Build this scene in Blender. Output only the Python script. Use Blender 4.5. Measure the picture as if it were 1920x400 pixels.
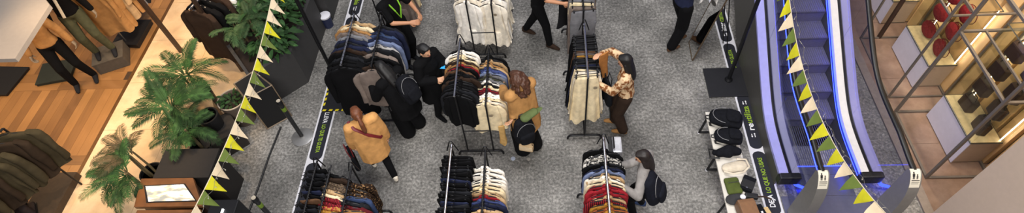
import bpy, bmesh, math, random
import numpy as np
from mathutils import Vector, Matrix, Euler
PI = math.pi
scene = bpy.context.scene
for _o in list(bpy.data.objects): bpy.data.objects.remove(_o)
COL = scene.collection

# ------------------------------------------------------------------ camera
CAMH = 7.2
FPX = 1063.59
_R = np.array([[0.99736767, 0.02417318, 0.06836219],
               [0.02122187, 0.80419725, -0.59398352],
               [-0.06933516, 0.59387073, 0.80156733]])
cam = bpy.data.objects.new('camera', bpy.data.cameras.new('camera'))
COL.objects.link(cam)
cam.data.sensor_width = 36; cam.data.lens = FPX / 1920 * 36
cam.data.clip_start = .05; cam.data.clip_end = 200
cam.matrix_world = Matrix.Translation((0, 0, CAMH)) @ Matrix(_R.tolist()).to_4x4()
scene.camera = cam

def at(x, y, z=0.0):
    """pixel -> world point on the horizontal plane at height z"""
    r = _R @ np.array([x - 960.0, -(y - 200.0), -FPX])
    t = (z - CAMH) / r[2]
    return Vector((r[0] * t, r[1] * t, z))

# ------------------------------------------------------------------ light
scene.view_settings.view_transform = 'Standard'
scene.view_settings.look = 'None'
scene.view_settings.gamma = 1
scene.view_settings.use_curve_mapping = False
scene.view_settings.exposure = 0.0
w = bpy.data.worlds.new('hall_air'); scene.world = w; w.use_nodes = True
w.node_tree.nodes['Background'].inputs[0].default_value = (.80, .82, 1.0, 1)
w.node_tree.nodes['Background'].inputs[1].default_value = .22

def area(name, loc, size, power, color, size_y=None, target=None):
    l = bpy.data.lights.new(name, 'AREA'); l.energy = power; l.color = color
    l.shape = 'RECTANGLE'; l.size = size; l.size_y = size_y or size
    o = bpy.data.objects.new(name, l); COL.objects.link(o); o.location = loc
    if target:
        o.rotation_euler = (Vector(target) - Vector(loc)).to_track_quat('-Z', 'Y').to_euler()
    return o
def spot(name, loc, target, power, color, angle=70, radius=.06, blend=.6):
    l = bpy.data.lights.new(name, 'SPOT'); l.energy = power; l.color = color
    l.spot_size = math.radians(angle); l.spot_blend = blend; l.shadow_soft_size = radius
    o = bpy.data.objects.new(name, l); COL.objects.link(o); o.location = loc
    o.rotation_euler = (Vector(target) - Vector(loc)).to_track_quat('-Z', 'Y').to_euler()
    return o
WARM = (1.0, .70, .40)
area('atrium_skylight', (-.3, 6.2, 10.5), 5.0, 520, (.97, .97, 1.0), 6.0)
area('front_fill_light', (-.5, -2.0, 8.6), 5.0, 900, (1.0, .96, .91), 1.6, (-.3, 5.2, .6))  # unseen front fill, added to brighten clothes and faces turned to the camera
area('atrium_lamp', (.9, 4.3, 9.6), 1.4, 200, (1.0, .96, .90))
for y in (3.2, 4.5, 5.8, 7.1, 8.2):
    spot('walkway_spotlight', (-5.15, y, 4.7), (-6.55, y, 0), 320, WARM, 58, .10, .5)
for (x, y, tx, ty, pw) in [(-9.0, 7.6, -8.7, 6.9, 230), (-7.4, 8.0, -7.5, 7.5, 150), (-8.6, 2.6, -7.9, 3.5, 80)]:
    spot('shop_spotlight', (x, y, 4.2), (tx, ty, 0), pw * .8, WARM, 75, .08)
for (x, y) in [(-9.2, 5.0), (-8.0, 5.0), (-10.4, 5.0)]:
    spot('under_canopy_fill', (x, y, 2.42), (x, y + .1, 0), 75, WARM, 130, .06)  # unseen fill added under the canopy to light the parquet
for y in (3.7, 4.7, 5.7, 6.7):
    spot('boutique_spotlight', (5.0, y, 3.9), (6.0, y + .1, .9), 150, (1.0, .84, .62), 80, .06)
area('boutique_floor_lamp', (5.3, 3.6, 4.4), .8, 18, (1.0, .82, .66), 1.2)

# ------------------------------------------------------------------ helpers
def lin(c):
    if isinstance(c, str):
        c = c.lstrip('#'); c = [int(c[i:i + 2], 16) / 255 for i in (0, 2, 4)]
    return tuple((v / 12.92 if v <= .04045 else ((v + .055) / 1.055) ** 2.4) for v in c[:3]) + (1,)

MATS = {}
def mat(name, color, rough=.7, metal=0, var=.12, scale=18, rnd=0, emit=None, estr=0, color2=None, pattern=None, pscale=30, spec=None, bump=0, sheen=0):
    if name in MATS: return MATS[name]
    m = bpy.data.materials.new(name); m.use_nodes = True
    nt = m.node_tree; N = nt.nodes; L = nt.links
    p = N['Principled BSDF']
    c = lin(color)
    p.inputs['Roughness'].default_value = rough; p.inputs['Metallic'].default_value = metal
    if spec is not None: p.inputs['Specular IOR Level'].default_value = spec
    if sheen: p.inputs['Sheen Weight'].default_value = sheen
    tc = N.new('ShaderNodeTexCoord')
    nz = N.new('ShaderNodeTexNoise'); nz.inputs['Scale'].default_value = scale; nz.inputs['Detail'].default_value = 5
    L.new(tc.outputs['Object'], nz.inputs['Vector'])
    hsv = N.new('ShaderNodeHueSaturation')
    mr = N.new('ShaderNodeMapRange'); mr.inputs[1].default_value = .3; mr.inputs[2].default_value = .7
    mr.inputs[3].default_value = 1 - var; mr.inputs[4].default_value = 1 + var
    L.new(nz.outputs['Fac'], mr.inputs[0])
    if color2:
        mx = N.new('ShaderNodeMix'); mx.data_type = 'RGBA'
        mx.inputs[6].default_value = c; mx.inputs[7].default_value = lin(color2)
        rp = N.new('ShaderNodeMapRange')
        if pattern == 'spots':
            t = N.new('ShaderNodeTexVoronoi'); t.inputs['Scale'].default_value = pscale; out = t.outputs['Distance']
            rp.inputs[1].default_value = .28; rp.inputs[2].default_value = .36
        elif pattern == 'check':
            t = N.new('ShaderNodeTexChecker'); t.inputs['Scale'].default_value = pscale; out = t.outputs['Fac']
        elif pattern == 'wave':
            t = N.new('ShaderNodeTexWave'); t.inputs['Scale'].default_value = pscale; t.inputs['Distortion'].default_value = 1.2; out = t.outputs['Fac']
            rp.inputs[1].default_value = .35; rp.inputs[2].default_value = .65
        else:
            t = N.new('ShaderNodeTexNoise'); t.inputs['Scale'].default_value = pscale; t.inputs['Detail'].default_value = 3; out = t.outputs['Fac']
            rp.inputs[1].default_value = .46; rp.inputs[2].default_value = .56
        L.new(tc.outputs['Object'], t.inputs['Vector'])
        L.new(out, rp.inputs[0]); L.new(rp.outputs[0], mx.inputs[0])
        L.new(mx.outputs[2], hsv.inputs['Color'])
    else:
        hsv.inputs['Color'].default_value = c
    if rnd:
        oi = N.new('ShaderNodeObjectInfo'); r2 = N.new('ShaderNodeMapRange')
        r2.inputs[3].default_value = 1 - rnd; r2.inputs[4].default_value = 1 + rnd
        L.new(oi.outputs['Random'], r2.inputs[0])
        mu = N.new('ShaderNodeMath'); mu.operation = 'MULTIPLY'
        L.new(mr.outputs[0], mu.inputs[0]); L.new(r2.outputs[0], mu.inputs[1]); L.new(mu.outputs[0], hsv.inputs['Value'])
    else:
        L.new(mr.outputs[0], hsv.inputs['Value'])
    L.new(hsv.outputs[0], p.inputs['Base Color'])
    if bump:
        b = N.new('ShaderNodeBump'); b.inputs['Strength'].default_value = bump; b.inputs['Distance'].default_value = .01
        L.new(nz.outputs['Fac'], b.inputs['Height']); L.new(b.outputs[0], p.inputs['Normal'])
    if emit:
        p.inputs['Emission Color'].default_value = lin(emit); p.inputs['Emission Strength'].default_value = estr
    MATS[name] = m
    return m

def glassmat(name, tint, gloss=.1, rough=.02):
    if name in MATS: return MATS[name]
    m = bpy.data.materials.new(name); m.use_nodes = True
    nt = m.node_tree; N = nt.nodes; L = nt.links
    N.remove(N['Principled BSDF'])
    tr = N.new('ShaderNodeBsdfTransparent'); tr.inputs[0].default_value = lin(tint)
    gl = N.new('ShaderNodeBsdfGlossy'); gl.inputs['Roughness'].default_value = rough
    fr = N.new('ShaderNodeLayerWeight'); fr.inputs[0].default_value = .5
    pw = N.new('ShaderNodeMath'); pw.operation = 'POWER'; pw.inputs[1].default_value = 4.0
    L.new(fr.outputs['Facing'], pw.inputs[0])
    ma = N.new('ShaderNodeMath'); ma.operation = 'MULTIPLY_ADD'; ma.inputs[1].default_value = .45; ma.inputs[2].default_value = gloss * .35
    L.new(pw.outputs[0], ma.inputs[0])
    mx = N.new('ShaderNodeMixShader')
    L.new(ma.outputs[0], mx.inputs[0]); L.new(tr.outputs[0], mx.inputs[1]); L.new(gl.outputs[0], mx.inputs[2])
    L.new(mx.outputs[0], N['Material Output'].inputs[0])
    MATS[name] = m
    return m

def tag(o, label=None, cat=None, group=None, kind=None):
    if label: o['label'] = label
    if cat: o['category'] = cat
    if group: o['group'] = group
    if kind: o['kind'] = kind
    return o
def thing(name, label, cat, loc=(0, 0, 0), rz=0, group=None):
    o = bpy.data.objects.new(name, None); COL.objects.link(o)
    o.empty_display_size = .1
    o.location = loc; o.rotation_euler = (0, 0, rz)
    return tag(o, label, cat, group)
def put(name, me, m=None, parent=None, loc=(0, 0, 0), rot=(0, 0, 0)):
    """link a shared mesh; material on the object slot"""
    o = bpy.data.objects.new(name, me); COL.objects.link(o)
    o.parent = parent; o.location = loc; o.rotation_euler = rot
    if m:
        if not me.materials: me.materials.append(m)
        o.material_slots[0].link = 'OBJECT'; o.material_slots[0].material = m
    return o

class B:
    def __init__(s): s.v = []; s.f = []
    def add(s, vs, fs):
        n = len(s.v); s.v += [tuple(v) for v in vs]; s.f += [tuple(i + n for i in f) for f in fs]; return s
    def box(s, c, d, rot=None):
        x, y, z = d[0] / 2, d[1] / 2, d[2] / 2
        vs = [Vector((a * x, b * y, e * z)) for e in (-1, 1) for b in (-1, 1) for a in (-1, 1)]
        if rot is not None:
            M = rot if isinstance(rot, Matrix) else Euler(rot).to_matrix()
            vs = [M @ v for v in vs]
        c = Vector(c)
        return s.add([v + c for v in vs], [(0, 2, 3, 1), (4, 5, 7, 6), (0, 1, 5, 4), (2, 6, 7, 3), (0, 4, 6, 2), (1, 3, 7, 5)])
    def bx(s, x0, x1, y0, y1, z0, z1):
        return s.box(((x0 + x1) / 2, (y0 + y1) / 2, (z0 + z1) / 2), (x1 - x0, y1 - y0, z1 - z0))
    def loft(s, rings, cap=True):
        n = len(rings[0]); vs = []; fs = []
        for r in rings: vs += r
        for k in range(len(rings) - 1):
            for i in range(n):
                j = (i + 1) % n
                fs.append((k * n + i, k * n + j, (k + 1) * n + j, (k + 1) * n + i))
        if cap:
            fs.append(tuple(reversed(range(n)))); fs.append(tuple((len(rings) - 1) * n + i for i in range(n)))
        return s.add(vs, fs)
    def tube(s, pts, r, seg=8, flat=1.0, up=None):
        pts = [Vector(p) for p in pts]; rings = []
        rr = r if isinstance(r, (list, tuple)) else [r] * len(pts)
        pu = None
        for i, p in enumerate(pts):
            t = (pts[min(i + 1, len(pts) - 1)] - pts[max(i - 1, 0)]).normalized()
            if pu is None:
                u = Vector(up) if up else (Vector((0, 0, 1)) if abs(t.z) < .9 else Vector((0, 1, 0)))
            else: u = pu
            a = t.cross(u)
            if a.length < 1e-5: a = t.cross(Vector((1, 0, 0)))
            a.normalize(); b = a.cross(t).normalized(); pu = b
            rings.append([p + (a * math.cos(q) + b * math.sin(q) * flat) * rr[i] for q in [2 * PI * k / seg for k in range(seg)]])
        return s.loft(rings)
    def rod(s, a, b, r, seg=8): return s.tube([a, b], r, seg)
    def lathe(s, prof, c=(0, 0, 0), seg=20, cap=True):
        c = Vector(c)
        return s.loft([[c + Vector((r * math.cos(q), r * math.sin(q), z)) for q in [2 * PI * k / seg for k in range(seg)]] for r, z in prof], cap)
    def prism(s, poly, z0, z1):
        n = len(poly)
        return s.add([(x, y, z0) for x, y in poly] + [(x, y, z1) for x, y in poly],
                     [tuple(reversed(range(n))), tuple(range(n, 2 * n))] + [(i, (i + 1) % n, n + (i + 1) % n, n + i) for i in range(n)])
    def prism_x(s, poly, x0, x1):
        n = len(poly)
        return s.add([(x0, y, z) for y, z in poly] + [(x1, y, z) for y, z in poly],
                     [tuple(range(n)), tuple(reversed(range(n, 2 * n)))] + [((i + 1) % n, i, n + i, n + (i + 1) % n) for i in range(n)])
    def ell(s, c, r, seg=12, rings=8, rot=None):
        c = Vector(c); rr = []
        M = Euler(rot).to_matrix() if rot else None
        for k in range(rings + 1):
            ph = -PI / 2 + PI * k / rings
            q = max(math.cos(ph), .02)
            ring = [Vector((r[0] * q * math.cos(t), r[1] * q * math.sin(t), r[2] * math.sin(ph))) for t in [2 * PI * i / seg for i in range(seg)]]
            if M: ring = [M @ v for v in ring]
            rr.append([c + v for v in ring])
        return s.loft(rr)
    def mesh(s, name, smooth=False, bevel=0, fix=True):
        me = bpy.data.meshes.new(name); me.from_pydata(s.v, [], s.f); me.validate()
        if fix or bevel:
            bm = bmesh.new(); bm.from_mesh(me)
            bmesh.ops.recalc_face_normals(bm, faces=bm.faces)
            if bevel:
                ed = [e for e in bm.edges if len(e.link_faces) == 2 and e.calc_face_angle(0) > .5]
                bmesh.ops.bevel(bm, geom=ed, offset=bevel, segments=2, affect='EDGES', profile=.7, clamp_overlap=True)
            bm.to_mesh(me); bm.free()
        if smooth:
            me.polygons.foreach_set('use_smooth', [True] * len(me.polygons))
            try: me.set_sharp_from_angle(angle=math.radians(50))
            except Exception: pass
        return me
    def build(s, name, m, parent=None, world=False, smooth=False, bevel=0):
        if world and parent:
            Mi = (Matrix.Translation(parent.location) @ parent.rotation_euler.to_matrix().to_4x4()).inverted()
            if parent.parent:
                pp = parent.parent
                Mi = Mi @ (Matrix.Translation(pp.location) @ pp.rotation_euler.to_matrix().to_4x4()).inverted()
            s.v = [tuple(Mi @ Vector(v)) for v in s.v]
        me = s.mesh(name, smooth, bevel); me.materials.append(m)
        o = bpy.data.objects.new(name, me); COL.objects.link(o); o.parent = parent
        return o

def text(name, string, length, size, loc, rz, m, parent, bold=0):
    cu = bpy.data.curves.new(name, 'FONT'); cu.body = string; cu.size = size; cu.align_x = 'LEFT'; cu.align_y = 'CENTER'
    cu.extrude = .0006; cu.offset = bold
    tmp = bpy.data.objects.new('tmp', cu); COL.objects.link(tmp)
    bpy.context.view_layer.update()
    me = bpy.data.meshes.new_from_object(tmp.evaluated_get(bpy.context.evaluated_depsgraph_get()))
    bpy.data.objects.remove(tmp)
    xs = [v.co.x for v in me.vertices]; k = length / (max(xs) - min(xs)) if length else 1
    for v in me.vertices: v.co.x = (v.co.x - min(xs)) * k
    me.materials.clear(); me.materials.append(m); me.name = name
    o = bpy.data.objects.new(name, me); COL.objects.link(o); o.parent = parent
    o.location = loc; o.rotation_euler = (0, 0, rz)
    return o

# ------------------------------------------------------------------ materials
M_black = mat('black_metal', '#17171a', .45, .3, .1)
M_bplast = mat('black_plastic', '#141416', .5, 0, .1)
M_chrome = mat('chrome', '#d8d8dc', .18, 1, .03)
M_steel = mat('brushed_steel', '#8d8c8c', .35, .9, .08)
M_gun = mat('gunmetal_panel', '#55555a', .45, .5, .06)
M_white = mat('white_paint', '#e4e3ea', .5, 0, .03)
M_vinyl = mat('white_vinyl', '#dedde2', .45, 0, .04)
M_navy = mat('black_vinyl', '#26272e', .4, 0, .06)
M_green = mat('lime_print', '#8fae2a', .5, 0, .03)
M_wprint = mat('white_print', '#f2f2f2', .5, 0, .02)
M_wood = mat('oak_wood', '#6b4424', .5, 0, .2, 8)
M_dwood = mat('dark_wood', '#33221a', .5, 0, .2, 8)

def floormat(name, cols, scale, rough, rnd=.05, bump=.15, speck=0):
    m = bpy.data.materials.new(name); m.use_nodes = True
    nt = m.node_tree; N = nt.nodes; L = nt.links; p = N['Principled BSDF']
    g = N.new('ShaderNodeNewGeometry')
    n1 = N.new('ShaderNodeTexNoise'); n1.inputs['Scale'].default_value = scale; n1.inputs['Detail'].default_value = 8; n1.inputs['Roughness'].default_value = .68
    n2 = N.new('ShaderNodeTexNoise'); n2.inputs['Scale'].default_value = scale * .05; n2.inputs['Detail'].default_value = 3
    for n in (n1, n2): L.new(g.outputs['Position'], n.inputs['Vector'])
    ad = N.new('ShaderNodeMath'); ad.operation = 'MULTIPLY_ADD'; ad.inputs[1].default_value = .60
    L.new(n2.outputs['Fac'], ad.inputs[0]); L.new(n1.outputs['Fac'], ad.inputs[2])
    cr = N.new('ShaderNodeValToRGB'); cr.color_ramp.elements[0].position = .60; cr.color_ramp.elements[1].position = 1.0
    cr.color_ramp.elements[0].color = lin(cols[0]); cr.color_ramp.elements[1].color = lin(cols[2])
    e = cr.color_ramp.elements.new(.80); e.color = lin(cols[1])
    L.new(ad.outputs[0], cr.inputs[0])
    oi = N.new('ShaderNodeObjectInfo'); mr = N.new('ShaderNodeMapRange'); mr.inputs[3].default_value = 1 - rnd; mr.inputs[4].default_value = 1 + rnd
    L.new(oi.outputs['Random'], mr.inputs[0])
    hs = N.new('ShaderNodeHueSaturation'); L.new(cr.outputs[0], hs.inputs['Color']); L.new(mr.outputs[0], hs.inputs['Value'])
    out = hs.outputs[0]
    if speck:
        v = N.new('ShaderNodeTexVoronoi'); v.inputs['Scale'].default_value = 26; L.new(g.outputs['Position'], v.inputs['Vector'])
        r = N.new('ShaderNodeMapRange'); r.inputs[1].default_value = .10; r.inputs[2].default_value = .22; r.inputs[3].default_value = 1; r.inputs[4].default_value = 0
        L.new(v.outputs['Distance'], r.inputs[0])
        sp = N.new('ShaderNodeSeparateColor'); L.new(v.outputs['Color'], sp.inputs[0])
        g1 = N.new('ShaderNodeMath'); g1.operation = 'GREATER_THAN'; g1.inputs[1].default_value = .62; L.new(sp.outputs[0], g1.inputs[0])
        mu = N.new('ShaderNodeMath'); mu.operation = 'MULTIPLY'; L.new(r.outputs[0], mu.inputs[0]); L.new(g1.outputs[0], mu.inputs[1])
        m2 = N.new('ShaderNodeMath'); m2.operation = 'MULTIPLY'; m2.inputs[1].default_value = speck; L.new(mu.outputs[0], m2.inputs[0])
        mx = N.new('ShaderNodeMix'); mx.data_type = 'RGBA'; mx.inputs[7].default_value = lin('#3a3a3c')
        L.new(m2.outputs[0], mx.inputs[0]); L.new(out, mx.inputs[6]); out = mx.outputs[2]
    L.new(out, p.inputs['Base Color'])
    p.inputs['Roughness'].default_value = rough
    if bump:
        b = N.new('ShaderNodeBump'); b.inputs['Strength'].default_value = bump; b.inputs['Distance'].default_value = .01
        L.new(n1.outputs['Fac'], b.inputs['Height']); L.new(b.outputs[0], p.inputs['Normal'])
    return m
M_stone = floormat('grey_stone', ('#444340', '#75736f', '#aaa7a2'), 26, .6, .12, .35, .75)
M_beige = floormat('beige_tile', ('#c9a983', '#d6b891', '#e2c7a3'), 2.5, .35, .03, .03)
M_brown = floormat('brown_tile', ('#6f5848', '#80685a', '#907a6a'), 3, .35, .04, .03)

def woodmat(name, dark, light, axis):
    m = bpy.data.materials.new(name); m.use_nodes = True
    nt = m.node_tree; N = nt.nodes; L = nt.links; p = N['Principled BSDF']
    g = N.new('ShaderNodeNewGeometry'); mp = N.new('ShaderNodeMapping')
    mp.inputs['Scale'].default_value = (14, 1.2, 4) if axis == 'y' else (1.2, 14, 4)
    L.new(g.outputs['Position'], mp.inputs[0])
    nz = N.new('ShaderNodeTexNoise'); nz.inputs['Scale'].default_value = 2; nz.inputs['Detail'].default_value = 5; L.new(mp.outputs[0], nz.inputs['Vector'])
    oi = N.new('ShaderNodeObjectInfo')
    ad = N.new('ShaderNodeMath'); ad.operation = 'MULTIPLY_ADD'; ad.inputs[1].default_value = .75
    L.new(oi.outputs['Random'], ad.inputs[0])
    m3 = N.new('ShaderNodeMath'); m3.operation = 'MULTIPLY'; m3.inputs[1].default_value = .4; L.new(nz.outputs['Fac'], m3.inputs[0]); L.new(m3.outputs[0], ad.inputs[2])
    mx = N.new('ShaderNodeMix'); mx.data_type = 'RGBA'; mx.inputs[6].default_value = lin(dark); mx.inputs[7].default_value = lin(light)
    L.new(ad.outputs[0], mx.inputs[0]); L.new(mx.outputs[2], p.inputs['Base Color'])
    p.inputs['Roughness'].default_value = .42
    return m
M_plank = woodmat('parquet_wood', '#68472a', '#a87a48', 'y')
M_plankx = woodmat('parquet_wood_across', '#6b4a2b', '#9f7344', 'x')

# ------------------------------------------------------------------ the setting: floors
def floor_base(name, x0, x1, y0, y1, m):
    o = B().bx(x0, x1, y0, y1, -.14, -.004).build(name, m); return tag(o, kind='structure')
def slabs(parent, name, xs, ys, gap, m):
    cache = {}
    for i in range(len(xs) - 1):
        for j in range(len(ys) - 1):
            dx, dy = xs[i + 1] - xs[i] - gap, ys[j + 1] - ys[j] - gap
            k = (round(dx, 3), round(dy, 3))
            if k not in cache:
                cache[k] = B().box((0, 0, -.002), (dx, dy, .004)).mesh(name); cache[k].materials.append(m)
            put(name, cache[k], None, parent, ((xs[i] + xs[i + 1]) / 2, (ys[j] + ys[j + 1]) / 2, 0))
def frange(a, b, n): return [a + (b - a) * i / n for i in range(n + 1)]
M_joint = mat('joint_mortar', '#74736f', .9)
fl = floor_base('floor_atrium', -5.05, 4.92, -.5, 9.8, M_joint)
slabs(fl, 'stone_slab', [-5.05] + [1.7 + .9 * k for k in range(-7, 4)] + [4.92], [.08 + .885 * k for k in range(0, 12)], .004, M_stone)
fl = floor_base('floor_walkway', -7.3, -5.05, -.5, 10.2, mat('beige_joint', '#a88c68', .9))
slabs(fl, 'beige_slab', [-7.3, -6.17, -5.05], [.05 + 1.0 * k for k in range(0, 11)], .006, M_beige)
fl = floor_base('floor_shop', -14, -7.3, -.5, 12, mat('dark_joint', '#3a2818', .9))
PLw = .168
plank_me = {}
def planks(x0, x1, y0, y1, along):
    if along == 'y':
        n = round((x1 - x0) / PLw)
        xs = frange(x0, x1, n); key = ('y', round(y1 - y0, 3))
        if key not in plank_me:
            plank_me[key] = B().box((0, 0, -.002), ((x1 - x0) / n - .003, y1 - y0 - .003, .004)).mesh('plank'); plank_me[key].materials.append(M_plank)
        for i in range(n): put('plank', plank_me[key], None, fl, ((xs[i] + xs[i + 1]) / 2, (y0 + y1) / 2, 0))
    else:
        n = round((x1 - x0) / 1.3); xs = frange(x0, x1, n); key = ('x', round(y1 - y0, 3))
        if key not in plank_me:
            plank_me[key] = B().box((0, 0, -.002), ((x1 - x0) / n - .003, y1 - y0 - .003, .004)).mesh('plank'); plank_me[key].materials.append(M_plankx)
        for i in range(n): put('plank', plank_me[key], None, fl, ((xs[i] + xs[i + 1]) / 2, (y0 + y1) / 2, 0))
for (a, b, al) in [(2.9, 4.4, 'y'), (4.4, 4.57, 'x'), (4.57, 5.93, 'y'), (5.93, 6.12, 'x'), (6.12, 6.31, 'x'), (6.31, 7.7, 'y'), (7.7, 7.9, 'x'), (7.9, 9.4, 'y')]:
    planks(-12.9 if a > 6 else -11.0, -7.36, a, b, al)
tag(B().bx(-7.36, -7.3, -.5, 10.2, -.004, .001).build('trim_walkway', mat('bronze_trim', '#6a4a2a', .4, .4)), kind='structure')
fl = floor_base('floor_boutique', 4.92, 8.6, -.5, 10.2, mat('brown_joint', '#4a3c34', .9))
slabs(fl, 'brown_slab', [4.98, 6.2, 7.4, 8.6], [-.3 + 1.2 * k for k in range(0, 9)], .004, M_brown)
tag(B().bx(4.86, 4.98, -.5, 10, -.004, .03).build('trim_boutique', mat('grey_trim', '#8b8078', .4, .3)), kind='structure')
tag(B().bx(-13.9, -13.7, 0, 12, -.14, 5.0).build('wall_left', mat('cream_wall', '#cdb79a', .8)), kind='structure')

# wall of the boutique: vertical panels with recessed dark joints
wr = tag(B().bx(6.0, 6.2, 2.6, 10.2, -.14, 3.6).build('wall_right', mat('dark_recess', '#2a1a10', .8)), kind='structure')
M_panel = mat('honey_panel', '#d2ab78', .5, 0, .12, 3, rnd=.10)
pm = B().box((0, 0, 0), (.07, .195, 3.5)).mesh('wall_panel', bevel=.004)
for k in range(30):
    put('wall_panel', pm, M_panel, wr, (5.965, 2.75 + .25 * k, 1.76))
# pier in the foreground, bottom right
tag(B().bx(4.65, 5.6, 1.6, 3.20, -.14, 9.5).build('wall_pier', mat('mauve_plaster', '#bca897', .8, 0, .03)), kind='structure')
# canopy over the shop wall, top left
_c = [at(93, 9, 2.5), at(28, 110, 2.5), at(81, 0, 2.5)]
cz = 2.5
poly = [(-13.7, _c[1].y), (_c[1].x, _c[1].y), (_c[0].x, _c[0].y), (_c[2].x - .1, _c[0].y + .22), (-13.7, _c[0].y + .22)]
tag(B().prism(poly, cz - .06, cz).build('ceiling_canopy', mat('pale_plaster', '#9c938a', .8, 0, .03)), kind='structure')

# ------------------------------------------------------------------ floor graphics
def capsule(x0, x1, y0, y1, n=8):
    r = (x1 - x0) / 2; cx = (x0 + x1) / 2; rr = r * .85
    pts = []
    for (cy, a0) in ((y1 - rr, 0), (y0 + rr, PI)):
        for k in range(n + 1):
            a = a0 + PI * k / n
            pts.append((cx + r * math.cos(a), cy + rr * math.sin(a)))
    return pts
def arrows(parent, x, y, s):
    b = B()
    for sg in (-1, 1):
        ox = x + sg * s * .28
        b.bx(ox - s * .07, ox + s * .07, y - s * .5, y + s * .3, .0051, .0059)
        t = y + sg * s * .5
        b.prism([(ox - s * .2, t - sg * s * .25), (ox + s * .2, t - sg * s * .25), (ox, t)], .0051, .0060)
    o = b.build('arrow_mark', M_wprint, parent); return o
def strip(label, x0, x1, y0, y1, bounds, texts, updir):
    t = thing('floor_graphic', label, 'floor sign', ((x0 + x1) / 2, (y0 + y1) / 2, 0))
    B().bx(x0, x1, y0, y1, .001, .004).build('white_band', M_vinyl, t, True)
    for i in range(len(bounds) - 1):
        a, b = bounds[i] + .02, bounds[i + 1] - .02
        cx = (x0 + x1) / 2
        pt = t
        cap = B().prism(capsule(x0 + .028, x1 - .028, a, b), .004, .005).build('panel', M_navy, t, True)
        for (kind, arg, yy, ln, m, size) in texts.get(i, []):
            lx, ly = cx - t.location.x, yy - t.location.y
            if kind == 'arrow': arrows(cap, lx, ly, .075)
            else:
                text('lettering', arg, ln, size, (lx, ly, .0052), PI / 2 if updir > 0 else -PI / 2, m, cap, .002)
    return t
strip('white floor band with black capsule panels beside the escalator', 2.845, 3.085, 1.2, 9.4,
      [2.35, 3.40, 4.44, 5.48, 6.55, 7.62, 8.7],
      {1: [('t', 'DEJA', 3.53, .19, M_wprint, .10), ('t', 'LO QUE NO USAS', 3.75, .56, M_green, .085)],
       2: [('arrow', 0, 4.70, 0, 0, 0), ('t', 're', 4.79, .12, M_wprint, .13), ('t', 'utiliza', 4.92, .31, M_green, .13), ('arrow', 0, 5.30, 0, 0, 0)],
       3: [('t', 'LLEVA', 5.6, .2, M_wprint, .09), ('t', 'LO QUE TE GUSTA', 5.83, .56, M_green, .085)],
       4: [('arrow', 0, 6.74, 0, 0, 0), ('t', 'inter', 6.82, .2, M_wprint, .13), ('t', 'cambia', 7.04, .32, M_green, .13)]}, 1)
strip('white floor band with black capsule panels on the left of the clothes racks', -3.735, -3.475, 1.2, 9.4,
      [2.35, 3.36, 4.38, 5.40, 6.45, 7.50, 8.55],
      {2: [('t', 'LLEVA', 5.30, .21, M_wprint, .10), ('t', 'LO QUE TE GUSTA', 5.06, .52, M_green, .085)],
       4: [('arrow', 0, 7.68, 0, 0, 0)],
       5: [('arrow', 0, 7.72, 0, 0, 0), ('t', 'inter', 8.33, .2, M_wprint, .13), ('t', 'cambia', 8.12, .32, M_green, .13)]}, -1)

# ------------------------------------------------------------------ escalator
EX0, EX1 = 3.10, 4.38
def prof(y): 
    wv = .16
    return .30 + .577 * wv * math.log1p(math.exp(min((y - 4.78) / wv, 50)))
esc = thing('escalator', 'narrow blue-lit escalator rising away between glass balustrades', 'escalator', (3.74, 5.5, 0))
M_deckL = mat('lavender_steel', '#a9a9e6', .38, .25, .04)
M_deckW = mat('pale_steel', '#e2dedb', .4, .1, .04)
M_led = mat('blue_led', '#1010ff', .5, 0, 0, emit='#2a3cff', estr=9)
M_step = mat('step_metal', '#66647c', .5, .3, .12, 40)
M_rub = mat('handrail_rubber', '#131315', .4, 0, .05)
M_plate = mat('landing_plate', '#6f7088', .3, .6, .05)
M_glass = glassmat('clear_glass', '#dfe2ee')
M_clad = mat('grey_cladding', '#5b5955', .5, .35, .05)
YS = [3.88 + (9.4 - 3.88) * i / 60 for i in range(61)]
def deck(name, x0, x1, m, th=.05, up=0):
    rings = [[(x0, y, prof(y) - th + up), (x1, y, prof(y) - th + up), (x1, y, prof(y) + up), (x0, y, prof(y) + up)] for y in YS]
    return B().loft([[Vector(p) for p in r] for r in rings]).build(name, m, esc, True)
deck('outer_deck', 3.045, 3.165, M_deckL); deck('inner_deck', 3.215, 3.31, M_deckW)
deck('inner_deck', 4.105, 4.205, M_deckW); deck('outer_deck', 4.255, 4.38, M_deckL)
deck('slot', 3.165, 3.215, M_rub, .06, -.012); deck('slot', 4.205, 4.255, M_rub, .06, -.012)
def wall_poly(y0, n=40): return [(y0 + (9.4 - y0) * i / n) for i in range(n + 1)]
for x0, x1, m, nm in ((3.05, 3.07, M_clad, 'side_cladding'), (3.30, 3.32, M_gun, 'skirt'), (4.095, 4.115, M_gun, 'skirt'), (4.355, 4.375, M_clad, 'side_cladding')):
    ys = wall_poly(3.88)
    pl = [(y, max(prof(y) - 1.1, 0.0) if nm != 'skirt' else max(prof(y) - .75, 0)) for y in ys] + [(y, prof(y) - .05) for y in reversed(ys)]
    B().prism_x(pl, x0, x1).build(nm, m, esc, True)
for x, dz, nm in ((3.322, -.05, 'led_strip'), (4.092, -.035, 'led_strip'), (4.086, -.085, 'led_strip')):
    B().tube([(x, y, prof(y) + dz) for y in YS], .0065 if dz > -.06 else .0045, 6).build(nm, M_led, esc, True)
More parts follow.
